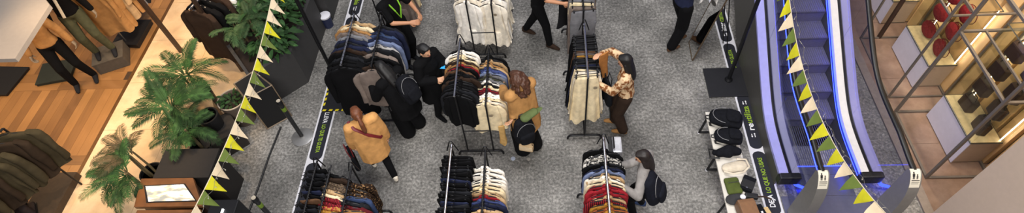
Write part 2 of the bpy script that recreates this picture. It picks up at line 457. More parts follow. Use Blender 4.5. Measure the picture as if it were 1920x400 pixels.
# end blocks of the decks
for x0, x1 in ((3.04, 3.32), (4.10, 4.385)):
    B().bx(x0, x1, 3.80, 3.90, .13, .302).build('deck_end_cap', M_rub, esc, True, bevel=.02)
for x in (3.19, 4.23):
    # glass panes along each side
    cuts = [3.88, 4.75, 5.75, 6.8, 7.85, 9.35]
    for a, b in zip(cuts[:-1], cuts[1:]):
        ys = [a + .006 + (b - a - .012) * i / 10 for i in range(11)]
        pl = [(y, prof(y) - .01) for y in ys] + [(y, prof(y) + .82) for y in reversed(ys)]
        B().prism_x(pl, x - .006, x + .006).build('glass_pane', M_glass, esc, True)
    B().bx(x - .006, x + .006, 3.475, 3.874, .03, 1.08).build('glass_pane', M_glass, esc, True)
    hy = [3.44 + (9.4 - 3.44) * i / 70 for i in range(71)]
    B().tube([(x, y, prof(y) + .85 - .05 * min(1, max(0, (3.95 - y) / .4))) for y in hy], .036, 10, .7).build('handrail', M_rub, esc, True, smooth=True)
    side = -1 if x < 3.5 else -1
    B().tube([(x + side * .03, y, prof(y) + .805 - .05 * min(1, max(0, (3.95 - y) / .4))) for y in hy if y < 5.9], .006, 6).build('led_strip', M_led, esc, True) if x < 3.5 else None
    # rounded newel casing with handrail return
    pf = [(3.475, .02), (3.475, 1.10), (3.455, 1.117), (3.425, 1.118), (3.39, 1.10), (3.36, 1.07), (3.325, 1.03), (3.295, .98), (3.268, .92), (3.245, .85), (3.225, .74), (3.21, .62), (3.205, .5), (3.21, .36), (3.222, .22), (3.245, .02)]
    nw = B().prism_x(pf, x - .065, x + .065).build('newel', mat('newel_steel', '#84817d', .42, .3, .05), esc, True, smooth=True)
    # passenger notice on the nose of the newel
    nose = [Vector((0, *q)) for q in pf[2:10]]; cum = [0]
    for q0, q1 in zip(nose[:-1], nose[1:]): cum.append(cum[-1] + (q1 - q0).length)
    def onnose(t, s_, lift=.006):
        d = t * .235
        for k in range(len(cum) - 1):
            if d <= cum[k + 1] or k == len(cum) - 2:
                u = (d - cum[k]) / (cum[k + 1] - cum[k]); p0 = nose[k].lerp(nose[k + 1], u); tg = (nose[k + 1] - nose[k]).normalized()
                nr = Vector((0, tg.z, -tg.y)); nr = nr if nr.y < .2 and nr.z > -.5 else -nr
                return Vector((x + s_, p0.y + nr.y * lift, p0.z + nr.z * lift))
    b = B(); tt = [i / 8 for i in range(9)]
    L1 = [onnose(t_, 0, .001) for t_ in tt]; L2 = [onnose(t_, 0, .004) for t_ in tt]
    b.prism_x([(p.y, p.z) for p in L1 + L2[::-1]], x - .062, x + .05)
    st = b.build('notice', mat('notice_paper', '#e6dfcc', .6, 0, .02), nw, True)
    b = B()
    def quad(t0, t1, s0, s1):
        p = [onnose(t0, s0), onnose(t0, s1), onnose(t1, s1), onnose(t1, s0)]
        c = Vector((0, -.001, .001)); b.add(p + [q + c for q in p], [(3, 2, 1, 0), (4, 5, 6, 7), (0, 1, 5, 4), (1, 2, 6, 5), (2, 3, 7, 6), (3, 0, 4, 7)])
    for (cx, hh, ww) in ((-.028, .36, .010), (.012, .24, .008)):
        quad(.52 - hh, .52 - hh + .09, cx - ww * .7, cx + ww * .7); quad(.52 - hh + .1, .40, cx - ww * 1.3, cx + ww * 1.3)
        quad(.40, .52, cx - ww, cx - ww * .2); quad(.40, .52, cx + ww * .2, cx + ww)
    quad(.58, .62, -.05, .04); quad(.68, .70, -.05, .04); quad(.76, .78, -.05, .03)
    b.build('notice_print', mat('ink_black', '#1c1c1c', .7), nw, True)
    ox = 0 if x < 3.5 else 160
    B().tube([at(1480 + ox, 322, .16), at(1484 + ox, 337, .14), at(1492 + ox, 347, .10), at(1507 + ox, 353 - (2 if ox else 0), .05)], .022, 8).build('led_strip', M_led, esc, True, smooth=True)
# steps
sm = B()
sm.bx(-.385, .385, 0, .346, -.2, 0)
for k in range(26):
    xx = -.375 + k * .03; sm.bx(xx - .006, xx + .006, .004, .34, 0, .006)
sme = sm.mesh('step')
for k in range(13):
    st = put('step', sme, M_step, esc, (3.708 - 3.74, 4.84 + .346 * k - 5.5, .2 * (k + 1) - .01))
    put('nosing', bpy.data.meshes.get('nosing') or B().bx(-.385, .385, -.012, .004, -.03, -.004).mesh('nosing'), mat('nosing_metal', '#55535f', .5, .4), st)
for k in range(2): put('step', sme, M_step, esc, (3.708 - 3.74, 4.84 - .346 * (k + 1) - 5.5, -.001 if k else .0))
B().bx(3.32, 4.10, 4.02, 4.148, .0, .008).build('comb_plate', M_plate, esc, True)
for i, (a, b_) in enumerate(((2.72, 3.36), (3.365, 3.69), (3.695, 4.015))):
    B().bx(3.10 if a < 3.6 else 3.33, 4.36 if a < 3.6 else 4.09, a, b_, .0, .007).build('landing_plate', M_plate, esc, True)
B().bx(3.33, 4.09, 4.148, 4.158, .002, .012).build('led_strip', M_led, esc, True)

# ------------------------------------------------------------------ garments
def ringpts(cx, cy, z, wx, ty, n, k, ph, amp, e=.75):
    out = []
    for i in range(n):
        a = 2 * PI * i / n; c, s = math.cos(a), math.sin(a)
        x = wx * math.copysign(abs(c) ** e, c); y = ty * math.copysign(abs(s) ** .9, s)
        f = amp * math.sin(k * a + ph)
        out.append(Vector((cx + x, cy + y + f * (1 if s >= 0 else -1), z)))
    return out
def resample(lv, n):
    out = []
    for i in range(n):
        f = i / (n - 1) * (len(lv) - 1); k = min(int(f), len(lv) - 2); u = f - k
        out.append(tuple(a + (b - a) * u for a, b in zip(lv[k], lv[k + 1])))
    return out
from mathutils import noise as MN
def crumple(b, amp, fr, seed, z0=-.12):
    o = Vector((seed * 3.1, seed * 1.7, 0))
    for i, v in enumerate(b.v):
        f = min(1, max(0, (z0 - v[2]) * 4 + .25))
        p = Vector((v[0] * fr, v[1] * fr * .5, v[2] * fr * .45)) + o
        nv = MN.noise_vector(p); n2 = MN.noise_vector(p * 2.3)
        b.v[i] = (v[0] + (nv.x + n2.x * .4) * amp * f, v[1] + (nv.y + n2.y * .5) * amp * 1.1 * f, v[2] + nv.z * amp * .6 * f)
    return b
def g_shirt(rnd, w=.20, ln=.66, t=.026, sl=.5, hemk=1.08, sleeve=True, fold=.008, rag=.015):
    b = B(); n = 28; ph = rnd.uniform(0, 6); k = rnd.choice([5, 6, 7])
    sh = -.150
    lv = [(-.070, .050, .55), (-.088, w * .36, .6), (-.112, w * .68, .62), (sh, w * .99, .66), (sh - .05, w * 1.02, .85), (sh - .16, w * .99, 1.0), (sh - .3, w * .97, 1.05),
          (sh - .3 - (ln - .37) * .55, w * hemk * .98, 1.1), (-.07 - ln, w * hemk, 1.25)]
    rings = [ringpts(0, 0, z, ww, t * q, n, k, ph, fold * min(1, max(0, -z - .12) * 2.4), .62) for z, ww, q in resample(lv, 17)]
    for i, v in enumerate(rings[-1]): v.z += rag * math.sin(i * .9 + ph)
    b.loft(rings)
    if sleeve:
        for sg in (-1, 1):
            o = rnd.uniform(-.02, .02); y = rnd.uniform(-.025, .02); fw = rnd.uniform(-.03, .01)
            P = [(w * .86, sh + .018), (w * 1.00, sh - .025), (w * 1.08 + o, sh - .13), (w * 1.10 + o, sh - .30), (w * 1.06 + o * 2, sh - sl)]
            R = [.030, .052, .050, .043, .036]
            pr = resample([(px, pz, r, i / 4) for i, ((px, pz), r) in enumerate(zip(P, R))], 10)
            b.loft([[Vector((sg * (px + math.cos(a) * r), fw * f + y * f * f + math.sin(a) * t * (.75 + .2 * f), pz + math.cos(a) * r * (-.55 if f < .3 else -.12))) for a in [2 * PI * q / 12 for q in range(12)]] for px, pz, r, f in pr])
    # collar
    b.loft([ringpts(0, -.004, z, ww, ty, 16, 1, 0, 0) for z, ww, ty in ((-.105, .074, .022), (-.072, .058, .022), (-.055, .054, .019), (-.085, .042, .010))])
    return crumple(b, .020, 9, rnd.random() * 9)
def g_coat(rnd): return g_shirt(rnd, w=.215, ln=1.0, t=.040, sl=.62, hemk=1.12, fold=.014)
def g_jacket(rnd): return g_shirt(rnd, w=.22, ln=.72, t=.036, sl=.56, hemk=1.02, fold=.012)
def g_dress(rnd):
    b = g_shirt(rnd, w=.185, ln=.90, t=.030, sl=.46, hemk=1.40, fold=.024, rag=.05)
    k = rnd.choice([7, 8, 9]); ph = rnd.uniform(0, 6)
    rings = [ringpts(0, 0, z, ww, ty, 36, k, ph, am) for z, ww, ty, am in resample([(-.70, .215, .035, .01), (-.85, .25, .045, .022), (-.98, .275, .055, .034)], 8)]
    for i, v in enumerate(rings[-1]): v.z += .035 * math.sin(.7 * i + ph) + .015 * math.sin(1.5 * i)
    b.loft(rings)
    return crumple(b, .018, 8, rnd.random() * 9)
def g_skirt(rnd):
    b = B(); k = rnd.choice([6, 7, 8]); ph = rnd.uniform(0, 6)
    rings = [ringpts(0, 0, z, ww, ty, 40, k, ph, am, .85) for z, ww, ty, am in resample([(-.095, .155, .018, .0), (-.14, .16, .02, .002), (-.3, .185, .024, .010), (-.6, .205, .030, .016), (-.93, .235, .036, .024)], 14)]
    for i, v in enumerate(rings[-1]): v.z += .025 * math.sin(.8 * i + ph)
    return crumple(b.loft(rings), .014, 9, rnd.random() * 9, -.16)
def g_trousers(rnd, ln=.98):
    b = B()
    b.loft([ringpts(0, 0, z, ww, ty, 24, 3, 1, .002, .8) for z, ww, ty in resample([(-.095, .17, .018), (-.13, .172, .022), (-.25, .185, .028), (-.34, .19, .028)], 7)])
    for sg in (-1, 1):
        p0 = rnd.uniform(0, 6)
        b.loft([ringpts(sg * .095, 0, z, ww, ty, 18, 4, p0, .005, .8) for z, ww, ty in resample([(-.3, .094, .028), (-.5, .09, .026), (-.75, .085, .024), (-.1 - ln, .088, .024)], 9)])
    return crumple(b, .014, 9, rnd.random() * 9, -.16)
def g_folded(rnd):
    b = B(); p0 = rnd.uniform(0, 6)
    b.loft([ringpts(0, 0, z, ww, ty, 24, 4, p0, .004, .6) for z, ww, ty in resample([(-.058, .18, .008), (-.075, .19, .016), (-.2, .19, .020), (-.4, .187, .018), (-.56, .185, .016)], 10)])
    b.loft([ringpts(rnd.uniform(-.02, .02), .012, z, ww, ty, 18, 3, p0, .004, .6) for z, ww, ty in resample([(-.09, .17, .006), (-.3, .172, .010), (-.64, .165, .010)], 8)])
    return crumple(b, .022, 10, rnd.random() * 9, -.08)
GEN = {'shirt': g_shirt, 'coat': g_coat, 'jacket': g_jacket, 'dress': g_dress, 'skirt': g_skirt, 'trousers': g_trousers, 'folded trousers': g_folded}
GM = {}
def gmesh(kind, i):
    k = (kind, i)
    if k not in GM:
        rnd = random.Random(hash(kind) % 1 + i * 17 + len(kind) * 101)
        GM[k] = GEN[kind](rnd).mesh(kind.replace(' ', '_'), smooth=True)
    return GM[k]
def hook_pts():
    pts = [(0, 0, -.075), (0, 0, -.045), (.006, 0, -.032)]
    for a in [-40, 0, 45, 90, 135, 180]:
        pts.append((.020 * math.cos(math.radians(a)), 0, .020 * math.sin(math.radians(a)) - .002))
    # hook curls in the plane across the rail
    return pts
hb = B().tube(hook_pts(), .0035, 6)
hb.tube([(-.19, 0, -.145), (-.1, 0, -.098), (0, 0, -.07), (.1, 0, -.098), (.19, 0, -.145)], [.005, .008, .009, .008, .005], 6)
HANGER = hb.mesh('hanger', smooth=True)
hb = B().tube(hook_pts(), .0035, 6); hb.rod((-.17, 0, -.075), (.17, 0, -.075), .005, 6)
for sg in (-1, 1): hb.box((sg * .14, 0, -.085), (.018, .030, .036))
CLIP = hb.mesh('hanger', smooth=True)

FAB = {}
def fab(c, **kw):
    k = c + str(sorted(kw.items()))
    if k not in FAB:
        FAB[k] = mat('fabric_%d' % len(FAB), c, .88, 0, .16, 14, spec=.15, **kw)
    return FAB[k]
COLN = {}
def C(name, hexv, **kw): COLN[name] = (hexv, kw)
C('black', '#0b0b0d'); C('charcoal', '#1e1f23'); C('white', '#f4eee4'); C('cream', '#e8d6b0'); C('beige', '#bb9c74'); C('tan', '#a4794a')
C('brown', '#5d4330'); C('dark brown', '#33261e'); C('navy', '#20253c'); C('blue', '#3f4a78'); C('light blue', '#707c9c'); C('grey', '#77777b')
C('red', '#8e2029'); C('dark red', '#5c1c22'); C('rust', '#93502f'); C('olive', '#4b4c38'); C('mustard', '#a3752e'); C('pale grey', '#a9a6a4')
C('taupe', '#7d7068'); C('denim blue', '#39486a'); C('pink', '#b98a86'); C('ivory', '#ece2d0')
C('leopard-print', '#8a6a48', color2='#2a1d14', pattern='spots', pscale=34)
C('black-and-white printed', '#d8d4cc', color2='#17171a', pattern='noise', pscale=38)
C('red plaid', '#9a2630', color2='#3a1418', pattern='wave', pscale=14)
C('brown tweed', '#6b5a48', color2='#3a2f28', pattern='noise', pscale=60)
C('red-and-gold printed', '#9b2a34', color2='#b98a45', pattern='noise', pscale=34)
ORD = ['first', 'second', 'third', 'fourth', 'fifth', 'sixth', 'seventh', 'eighth', 'ninth', 'tenth', 'eleventh', 'twelfth', 'thirteenth', 'fourteenth', 'fifteenth', 'sixteenth',
       'seventeenth', 'eighteenth', 'nineteenth', 'twentieth', 'twenty-first', 'twenty-second', 'twenty-third', 'twenty-fourth']
RG = random.Random(5)
def hang(seq, x, z, y0, y1, where, group, sx=1.0, sz=1.0, rzj=.10, axis='y', n=None):
    """seq: near to far list of (kind, colour); hung along the rail from y0 (near end) to y1"""
    n = len(seq)
    for i, (kind, col) in enumerate(seq):
        y = y0 + (y1 - y0) * (i + .5) / n + RG.uniform(-.006, .006)
        hexv, kw = COLN[col]
        nm = {'shirt': 'hanging_shirt', 'coat': 'hanging_coat', 'jacket': 'hanging_jacket', 'dress': 'hanging_dress', 'skirt': 'hanging_skirt', 'trousers': 'hanging_trousers', 'folded trousers': 'hanging_trousers'}[kind]
        nc = 'trousers' if 'trousers' in kind else kind
        t = thing(nm, '%s %s, %s from near end, %s' % (col, nc, ORD[i], where), nc, (x + RG.uniform(-.012, .012), y, z), RG.uniform(-rzj, rzj) * 1.5, group)
        clip = kind in ('skirt', 'trousers', 'folded trousers')
        g = put('garment', gmesh(kind, i % 4), fab(hexv, **kw), t)
        s = RG.uniform(.88, 1.08)
        if kind == 'skirt' and col in ('black', 'navy', 'charcoal') and i < 9: s *= 1.22
        if i == 0 and col in ('cream', 'ivory'):
            o = B().lathe([(.026, 0), (.026, .004)], (0, 0, 0), 14).build('price_tag', mat('tag_card', '#8a7c66', .6), t); o.rotation_euler = (PI / 2, 0, 0); o.location = (.05 if kind != 'skirt' else .11, -.075, -.24)
        g.scale = (sx * s, RG.uniform(.85, 1.15), sz * RG.uniform(.92, 1.05))
        put('hanger', CLIP if clip else HANGER, M_bplast, t)

# ------------------------------------------------------------------ clothes racks
def arc_foot(b, x0, x1, y, z=.09, r=.016):
    b.tube([(x0, y, .012), (x0 + .006, y, z * .6), (x0 + .03, y, z), (x0 + .08, y, z + .004), (x1 - .08, y, z + .004), (x1 - .03, y, z), (x1 - .006, y, z * .6), (x1, y, .012)], r, 8)
def rack(label, rails, yn, yf, fx0, fx1, chrome=(), cross=.62, single=False):
    """rails: list of (x, z)"""
    t = thing('clothes_rack', label, 'clothes rack', ((fx0 + fx1) / 2, (yn + yf) / 2, 0), 0, 'clothes racks on the stone floor')
    for y in (yn, yf):
        b = B(); arc_foot(b, fx0, fx1, y); b.build('foot_bar', M_black, t, True, smooth=True)
        for (x, z) in rails:
            B().rod((x, y, .09), (x, y, z + .005), .0125).build('post', M_black, t, True, smooth=True)
            s = .07
            if y == yf:
                B().tube([(x - s, y + .01, z - .10), (x - s * .5, y + .015, z + .02), (x - .012, y + .02, z + .09), (x + .012, y + .02, z + .09), (x + s * .5, y + .015, z + .02), (x + s, y + .01, z - .10)], .008, 6).build('end_loop', M_black, t, True, smooth=True)
        if len(rails) > 1:
            B().rod((rails[0][0], y, cross), (rails[1][0], y, cross), .009).build('cross_bar', M_black, t, True)
    for i, (x, z) in enumerate(rails):
        ch = i in chrome
        B().rod((x, yn - .03, z), (x, yf + .03, z), .015 if ch else .013).build('rail', M_chrome if ch else M_black, t, True, smooth=True)
        if len(rails) == 1:
            B().rod((x, yn, .09), (x, yf, .09), .012).build('base_bar', M_black, t, True)
    return t
def S(kind, s): return [(kind, c.strip()) for c in s.split(',')]

# R1 coats, back left
rack('black two-rail rack of dark coats beside the left black pole', [(-2.86, 1.47), (-2.45, 1.42)], 5.05, 5.98, -3.02, -2.25, (0,))
hang(S('coat', 'black,black,black,charcoal,black') + S('jacket', 'dark brown,navy,charcoal,navy,grey,taupe,tan,cream,beige'), -2.86, 1.47, 5.0, 5.95, 'left rail of dark coat rack', 'coats on the back left rack', 1.05)
hang([('jacket', 'taupe'), ('jacket', 'dark brown'), ('coat', 'black'), ('jacket', 'black'), ('jacket', 'taupe'), ('jacket', 'charcoal')] + S('jacket', 'pale grey,light blue,navy,denim blue,navy,charcoal'), -2.45, 1.42, 4.98, 5.9, 'right rail of dark coat rack', 'coats on the back left rack', 1.05)
# R2 behind the person with the lanyard
rack('black rack at the top edge behind the person with the green lanyard', [(-2.88, 1.35), (-2.5, 1.3)], 6.9, 7.9, -3.06, -2.42)
hang(S('dress', 'taupe,beige,taupe,cream,taupe,pale grey,beige,cream'), -2.5, 1.3, 6.95, 7.8, 'rack behind the lanyard wearer', 'clothes on the rack behind the person with the lanyard', .9)
# R3 white dresses
rack('black two-rail rack of long white dresses at the top centre', [(-1.25, 1.28), (-.87, 1.24)], 6.37, 7.35, -1.45, -.74)
hang(S('dress', 'white,ivory,ivory,white,cream,white,ivory,white'), -1.25, 1.28, 6.40, 7.3, 'left rail of white dress rack', 'white dresses at the top centre')
hang(S('dress', 'ivory,white,ivory,white,ivory,navy,charcoal,white'), -.87, 1.24, 6.40, 7.3, 'right rail of white dress rack', 'white dresses at the top centre')
# R4 centre
rack('black two-rail rack between the person with a phone and the curly-haired person', [(-1.24, 1.47), (-.86, 1.24)], 4.46, 5.42, -1.38, -.72, (0,))
hang(S('shirt', 'black,black,charcoal,black,black,black,black,dark brown,black,black,brown,black,red,tan,dark brown,cream,cream,white,white,black'), -1.22, 1.44, 4.49, 5.36, 'chrome rail of centre rack', 'clothes on chrome rail of centre rack', .9, .95)
hang(S('shirt', 'cream,ivory,cream,white,white,dark red,red,cream,black,white,grey,olive,grey,light blue,blue,blue,beige,tan,beige,black,black'), -.86, 1.24, 4.50, 5.38, 'right rail of centre rack', 'clothes on right rail of centre rack', 1.0)
# R5 grey trousers
rack('black single-rail rack of grey trousers at the top edge', [(.50, 1.45)], 5.95, 6.9, .22, .78)
hang(S('trousers', 'grey,taupe,cream,grey,taupe,charcoal,dark brown,black,grey,black'), .50, 1.45, 5.98, 6.8, 'rack of grey trousers', 'grey trousers at the top edge', 1.12, 1.1)
# R6 skirts
rack('black single-rail rack of cream skirts before the person in a patterned blouse', [(.49, 1.47)], 4.70, 5.62, .24, .74, (0,))
hang(S('skirt', 'cream,cream,ivory,cream,black,navy,black,charcoal,black,mustard,taupe,brown,black,charcoal,black,black,charcoal,black,black'), .49, 1.45, 4.76, 5.55, 'rack of cream and black skirts', 'skirts on the chrome rail', 1.0, 1.12)
# R7 front left
rack('black two-rail rack of mixed jackets at the bottom left', [(-2.86, 1.42), (-2.46, 1.30)], 2.35, 3.50, -3.05, -2.27)
hang(S('folded trousers', 'black,charcoal,charcoal,denim blue,black,brown,black,black,charcoal,black,brown,black,navy,black,black,black,charcoal,black'), -2.86, 1.42, 2.4, 3.46, 'left rail of bottom left rack', 'trousers on the bottom left rack', .62, .8)
hang(S('jacket', 'taupe,pale grey,charcoal,grey,charcoal,olive,mustard,red-and-gold printed,red plaid,red plaid,cream,beige,brown tweed,brown tweed,dark brown,black'), -2.70, 1.36, 2.55, 3.42, 'middle row of bottom left rack', 'jackets on the bottom left rack', .72, .8)
hang(S('jacket', 'black,black,cream,cream,beige,cream,tan,dark red,charcoal,denim blue,leopard-print,leopard-print,leopard-print'), -2.44, 1.30, 2.55, 3.33, 'right row of bottom left rack', 'coats on the right of the bottom left rack', .95)
B().rod((-2.70, 2.35, 1.36), (-2.70, 3.5, 1.36), .011).build('rail', M_black, bpy.data.objects['clothes_rack.006'], True)
# R8 front centre
rack('black two-rail rack of black trousers and shirts at the bottom centre', [(-1.21, 1.47), (-.81, 1.34)], 2.45, 3.66, -1.37, -.67, (0,))
hang(S('folded trousers', 'charcoal,black,taupe,tan,brown,charcoal,denim blue,black,charcoal,navy,black,black,charcoal,black,black,navy,black,black,charcoal,black,black,black,black'), -1.14, 1.45, 2.5, 3.60, 'chrome rail of bottom centre rack', 'trousers on the bottom centre rack', 1.0)
hang(S('shirt', 'cream,grey,charcoal,black,tan,charcoal,black,black,tan,beige,navy,navy,blue,red,beige,cream,cream,ivory,white,white,white,white'), -.81, 1.34, 2.45, 3.50, 'right rail of bottom centre rack', 'shirts on the bottom centre rack', .98)
# R9 front right
rack('black single-rail rack of printed and red clothes before the person with a backpack', [(.615, 1.47)], 2.35, 3.72, .34, .9, (0,))
hang(S('shirt', 'ivory,black-and-white printed,ivory,brown tweed,red-and-gold printed,black-and-white printed,mustard,rust,mustard,red plaid,beige,red,red,red,cream,ivory,beige,light blue,navy,black,black-and-white printed,black-and-white printed,black,black'), .615, 1.45, 2.5, 3.66, 'rack before person with backpack', 'clothes on the bottom right rack', .92)

# ------------------------------------------------------------------ blobs: bodies and soft things
_ico = None
def icopts():
    global _ico
    if _ico is None:
        bm = bmesh.new(); bmesh.ops.create_icosphere(bm, subdivisions=2, radius=1)
        _ico = np.array([v.co[:] for v in bm.verts]); bm.free()
    return _ico
PENDING = []
class Blob:
    def __init__(s): s.b = B()
    def hull(s, *ells):
        P = icopts(); pts = []
        for e in ells:
            c = np.array(e[:3]); r = np.array(e[3:6] if len(e) > 4 else [e[3]] * 3)
            pts.append(P * r + c)
        pts = np.vstack(pts)
        bm = bmesh.new()
        for p in pts: bm.verts.new(p)
        r = bmesh.ops.convex_hull(bm, input=bm.verts)
        bmesh.ops.delete(bm, geom=[g for g in r['geom_interior'] if isinstance(g, bmesh.types.BMVert)], context='VERTS')
        bm.verts.ensure_lookup_table(); bm.verts.index_update()
        s.b.add([v.co[:] for v in bm.verts], [[v.index for v in f.verts] for f in bm.faces]); bm.free()
        return s
    def chain(s, pts, rs):
        for i in range(len(pts) - 1):
            s.hull((*pts[i], rs[i]), (*pts[i + 1], rs[i + 1]))
        return s
    def build(s, name, m, parent, vox=.010, smooth=2, xf=None):
        if xf is not None: s.b.v = [tuple(xf @ Vector(v)) for v in s.b.v]
        me = s.b.mesh(name, fix=False); me.materials.append(m)
        o = bpy.data.objects.new(name, me); COL.objects.link(o); o.parent = parent
        r = o.modifiers.new('r', 'REMESH'); r.mode = 'VOXEL'; r.voxel_size = vox; r.use_smooth_shade = True
        if smooth:
            q = o.modifiers.new('s', 'SMOOTH'); q.iterations = smooth; q.factor = .5
        PENDING.append((o, m)); return o
def flush():
    bpy.context.view_layer.update(); dg = bpy.context.evaluated_depsgraph_get()
    for o, m in PENDING:
        me = bpy.data.meshes.new_from_object(o.evaluated_get(dg)); me.name = o.name
        o.modifiers.clear(); o.data = me
        me.materials.clear(); me.materials.append(m)
    PENDING.clear()

def ik(a, b, l1, l2, pole):
    a, b = Vector(a), Vector(b); d = b - a; L = d.length
    if L > (l1 + l2) * .995: d *= (l1 + l2) * .995 / L; b = a + d; L = d.length
    x = (l1 * l1 - l2 * l2 + L * L) / (2 * L); h = math.sqrt(max(l1 * l1 - x * x, 0)); u = d / L
    p = Vector(pole); p = p - u * p.dot(u)
    p = p.normalized() if p.length > 1e-4 else Vector((0, 0, 1))
    return a + u * x + p * h, b
SKIN = mat('skin', '#c08a68', .55, 0, .05)
SKIN2 = mat('skin_light', '#d09e7c', .55, 0, .05)

def hand(bl, w, d, nrm, curl=.8, s=1.0, side=1):
    d = Vector(d).normalized(); n = Vector(nrm); n = (n - d * n.dot(d)).normalized(); sd = d.cross(n) * side
    p1 = w + d * .03 * s; p2 = w + d * .085 * s
    for k in (-1, 1): pass
    bl.hull((*(w + d * .005), .024 * s), (*(p1 + sd * .022 * s), .015 * s), (*(p1 - sd * .022 * s), .015 * s), (*(p2 + sd * .030 * s), .013 * s), (*(p2 - sd * .030 * s), .013 * s))
    for k, ln in ((-1.5, .8), (-.5, .97), (.5, 1.05), (1.5, .95)):
        b0 = p2 + sd * (k * .0215 * s)
        a1 = curl * .55; a2 = curl * 1.2
        q1 = b0 + (d * math.cos(a1) + n * math.sin(a1)) * .042 * s * ln + sd * k * .003
        q2 = q1 + (d * math.cos(a2) + n * math.sin(a2)) * .038 * s * ln
        bl.chain([b0, q1, q2], [.0105 * s, .0098 * s, .0085 * s])
    t0 = w + d * .02 * s + sd * .025 * s
    t1 = t0 + (sd * .75 + d * .55 + n * .3) * .04 * s; t2 = t1 + (d * .8 + n * .6 + sd * .1).normalized() * .036 * s
    bl.chain([t0, t1, t2], [.0145 * s, .0115 * s, .0095 * s])

def person(label, loc, rz, h, feet, hands, lean=0.0, sway=0.0, headyaw=0.0, headpitch=.2, hips=None, top=('long', 'black'), bottom=('slim', 'black'), shoes='black',
           hair=('short', 'black'), hw=None, skin=SKIN, wide=1.0, knee=(0, 1, 0), elbow=((-.6, -.4, -.7), (.6, -.4, -.7)), curl=.9, extra=None, coat_z=.55, name='person', cat='person'):
    """local frame: +Y forward, +X right, metres for a 1.65 m person"""
    s = h / 1.65
    t = thing(name, label, cat, loc, rz)
    X = Matrix.Scale(s, 4)
    if hw:
        Wi = (Matrix.Translation(loc) @ Euler((0, 0, rz)).to_matrix().to_4x4() @ X).inverted()
        hands = [Wi @ Vector(q) for q in hw]
    hipc = Vector(hips or (0, 0, .88))
    T = Matrix.Translation(hipc) @ Euler((-lean, sway, 0)).to_matrix().to_4x4()
    def tp(x, y, z): return T @ Vector((x, y, z))
    shL, shR = tp(-.165 * wide, 0, .47), tp(.165 * wide, 0, .47)
    neck, nb = tp(0, .005, .53), tp(0, 0, .47)
    HM = Matrix.Translation(tp(0, .012, .565)) @ Euler((-lean * .6 - headpitch, 0, headyaw)).to_matrix().to_4x4()
    def hp(x, y, z): return HM @ Vector((x, y, z))
    hipL, hipR = hipc + Vector((-.085, 0, -.02)), hipc + Vector((.085, 0, -.02))
    legs = []
    for hpnt, (fx, fy, fz) in ((hipL, feet[0]), (hipR, feet[1])):
        kn, an = ik(hpnt, (fx, fy, .075 + fz), .41, .40, knee); legs.append((hpnt, kn, an, fz))
    arms = []
    for sh, hd, pl in ((shL, hands[0], elbow[0]), (shR, hands[1], elbow[1])):
        el, wr_ = ik(sh, hd, .275, .25, pl); arms.append((sh, el, wr_))
    # body
    b = Blob()
    b.hull((*hipc, .15, .10, .09), (*tp(0, 0, .14), .115, .085, .05))
    b.hull((*tp(0, 0, .12), .115, .085, .06), (*tp(0, .01, .32), .14, .095, .09), (*tp(0, 0, .45), .13, .07, .04))
    b.hull((*shL, .055), (*nb, .06), (*shR, .055))
    b.chain([nb, hp(0, -.005, .03)], [.055, .05])
    b.hull((*hp(0, -.012, .105), .073, .090, .088), (*hp(0, .035, .03), .045, .045, .03))
    b.hull((*hp(0, .045, .03), .032, .03, .025), (*hp(0, .02, .09), .06, .065, .05))
    b.hull((*hp(0, .088, .065), .012), (*hp(0, .075, .10), .009))            # nose
    for sg in (-1, 1): b.hull((*hp(sg * .074, -.005, .075), .008, .016, .022), (*hp(sg * .078, -.012, .09), .006, .014, .014))
    for i, (a, e, w_) in enumerate(arms):
        b.chain([a, e, w_], [.048, .037, .026])
        d = (w_ - e).normalized(); inward = Vector((-1 if i else 1, .15, -.5))
        hand(b, w_, d, inward, curl, 1.0, -1 if i else 1)
    for (a, k, an, fz) in legs:
        b.chain([a, k, an], [.082, .055, .038])
        b.hull((*(an + Vector((0, -.025, -.035))), .033), (*(an + Vector((0, .13, -.05))), .024))
    b.build('body', skin, t, .0085, 2, X)
    # face
    f = B()
    for sg in (-1, 1): f.ell(X @ hp(sg * .031, .082, .083), (.011, .006, .007), 8, 6)
    f.build('eyes', mat('eye_dark', '#1c1512', .3), t)
    f = B(); f.ell(X @ hp(0, .082, .033), (.02, .006, .006), 8, 6); f.build('mouth', mat('lip', '#8c4a40', .5), t)
    # trousers
    kind, col = bottom; m = fab(COLN[col][0], **COLN[col][1]) if col in COLN else fab(col)
    b = Blob()
    r = {'slim': (.096, .07, .055), 'wide': (.105, .105, .125), 'loose': (.105, .088, .080)}[kind]
    b.hull((*hipc, .165, .115, .095), (*tp(0, 0, .11), .132, .098, .04))
    for (a, k, an, fz) in legs:
        lo = k.lerp(an, .93)
        b.hull((*a, r[0]), (*hipc, .10)); b.chain([a, k, lo], r)
    b.build('trousers', m, t, .012, 3, X)
    # shoes
    m = fab(COLN[shoes][0] if shoes in COLN else shoes)
    for (a, k, an, fz) in legs:
        b = Blob()
        b.hull((*(an + Vector((0, -.03, -.038))), .036), (*(an + Vector((0, .12, -.048))), .036, .04, .026), (*(an + Vector((0, .15, -.054))), .030, .03, .02), (*(an + Vector((0, -.02, .01))), .042))
        b.build('shoe', m, t, .010, 2, X)
    # top
    kind, col = top; m = fab(COLN[col][0], **COLN[col][1]) if col in COLN else fab(col)
    b = Blob()
    thick = .03 if kind == 'coat' else .018
    if kind in ('long', 'tee'):
        b.hull((*tp(0, 0, .02), .165, .12, .04), (*tp(0, 0, .16), .132 + thick * .5, .10 + thick * .4, .05))
    b.hull((*tp(0, 0, .12), .12 + thick, .088 + thick, .06), (*tp(0, .01, .32), .145 + thick, .098 + thick, .09), (*tp(0, 0, .45), .135 + thick, .072 + thick, .04))
    b.hull((*shL, .056 + thick), (*nb, .062 + thick * .6), (*shR, .056 + thick))
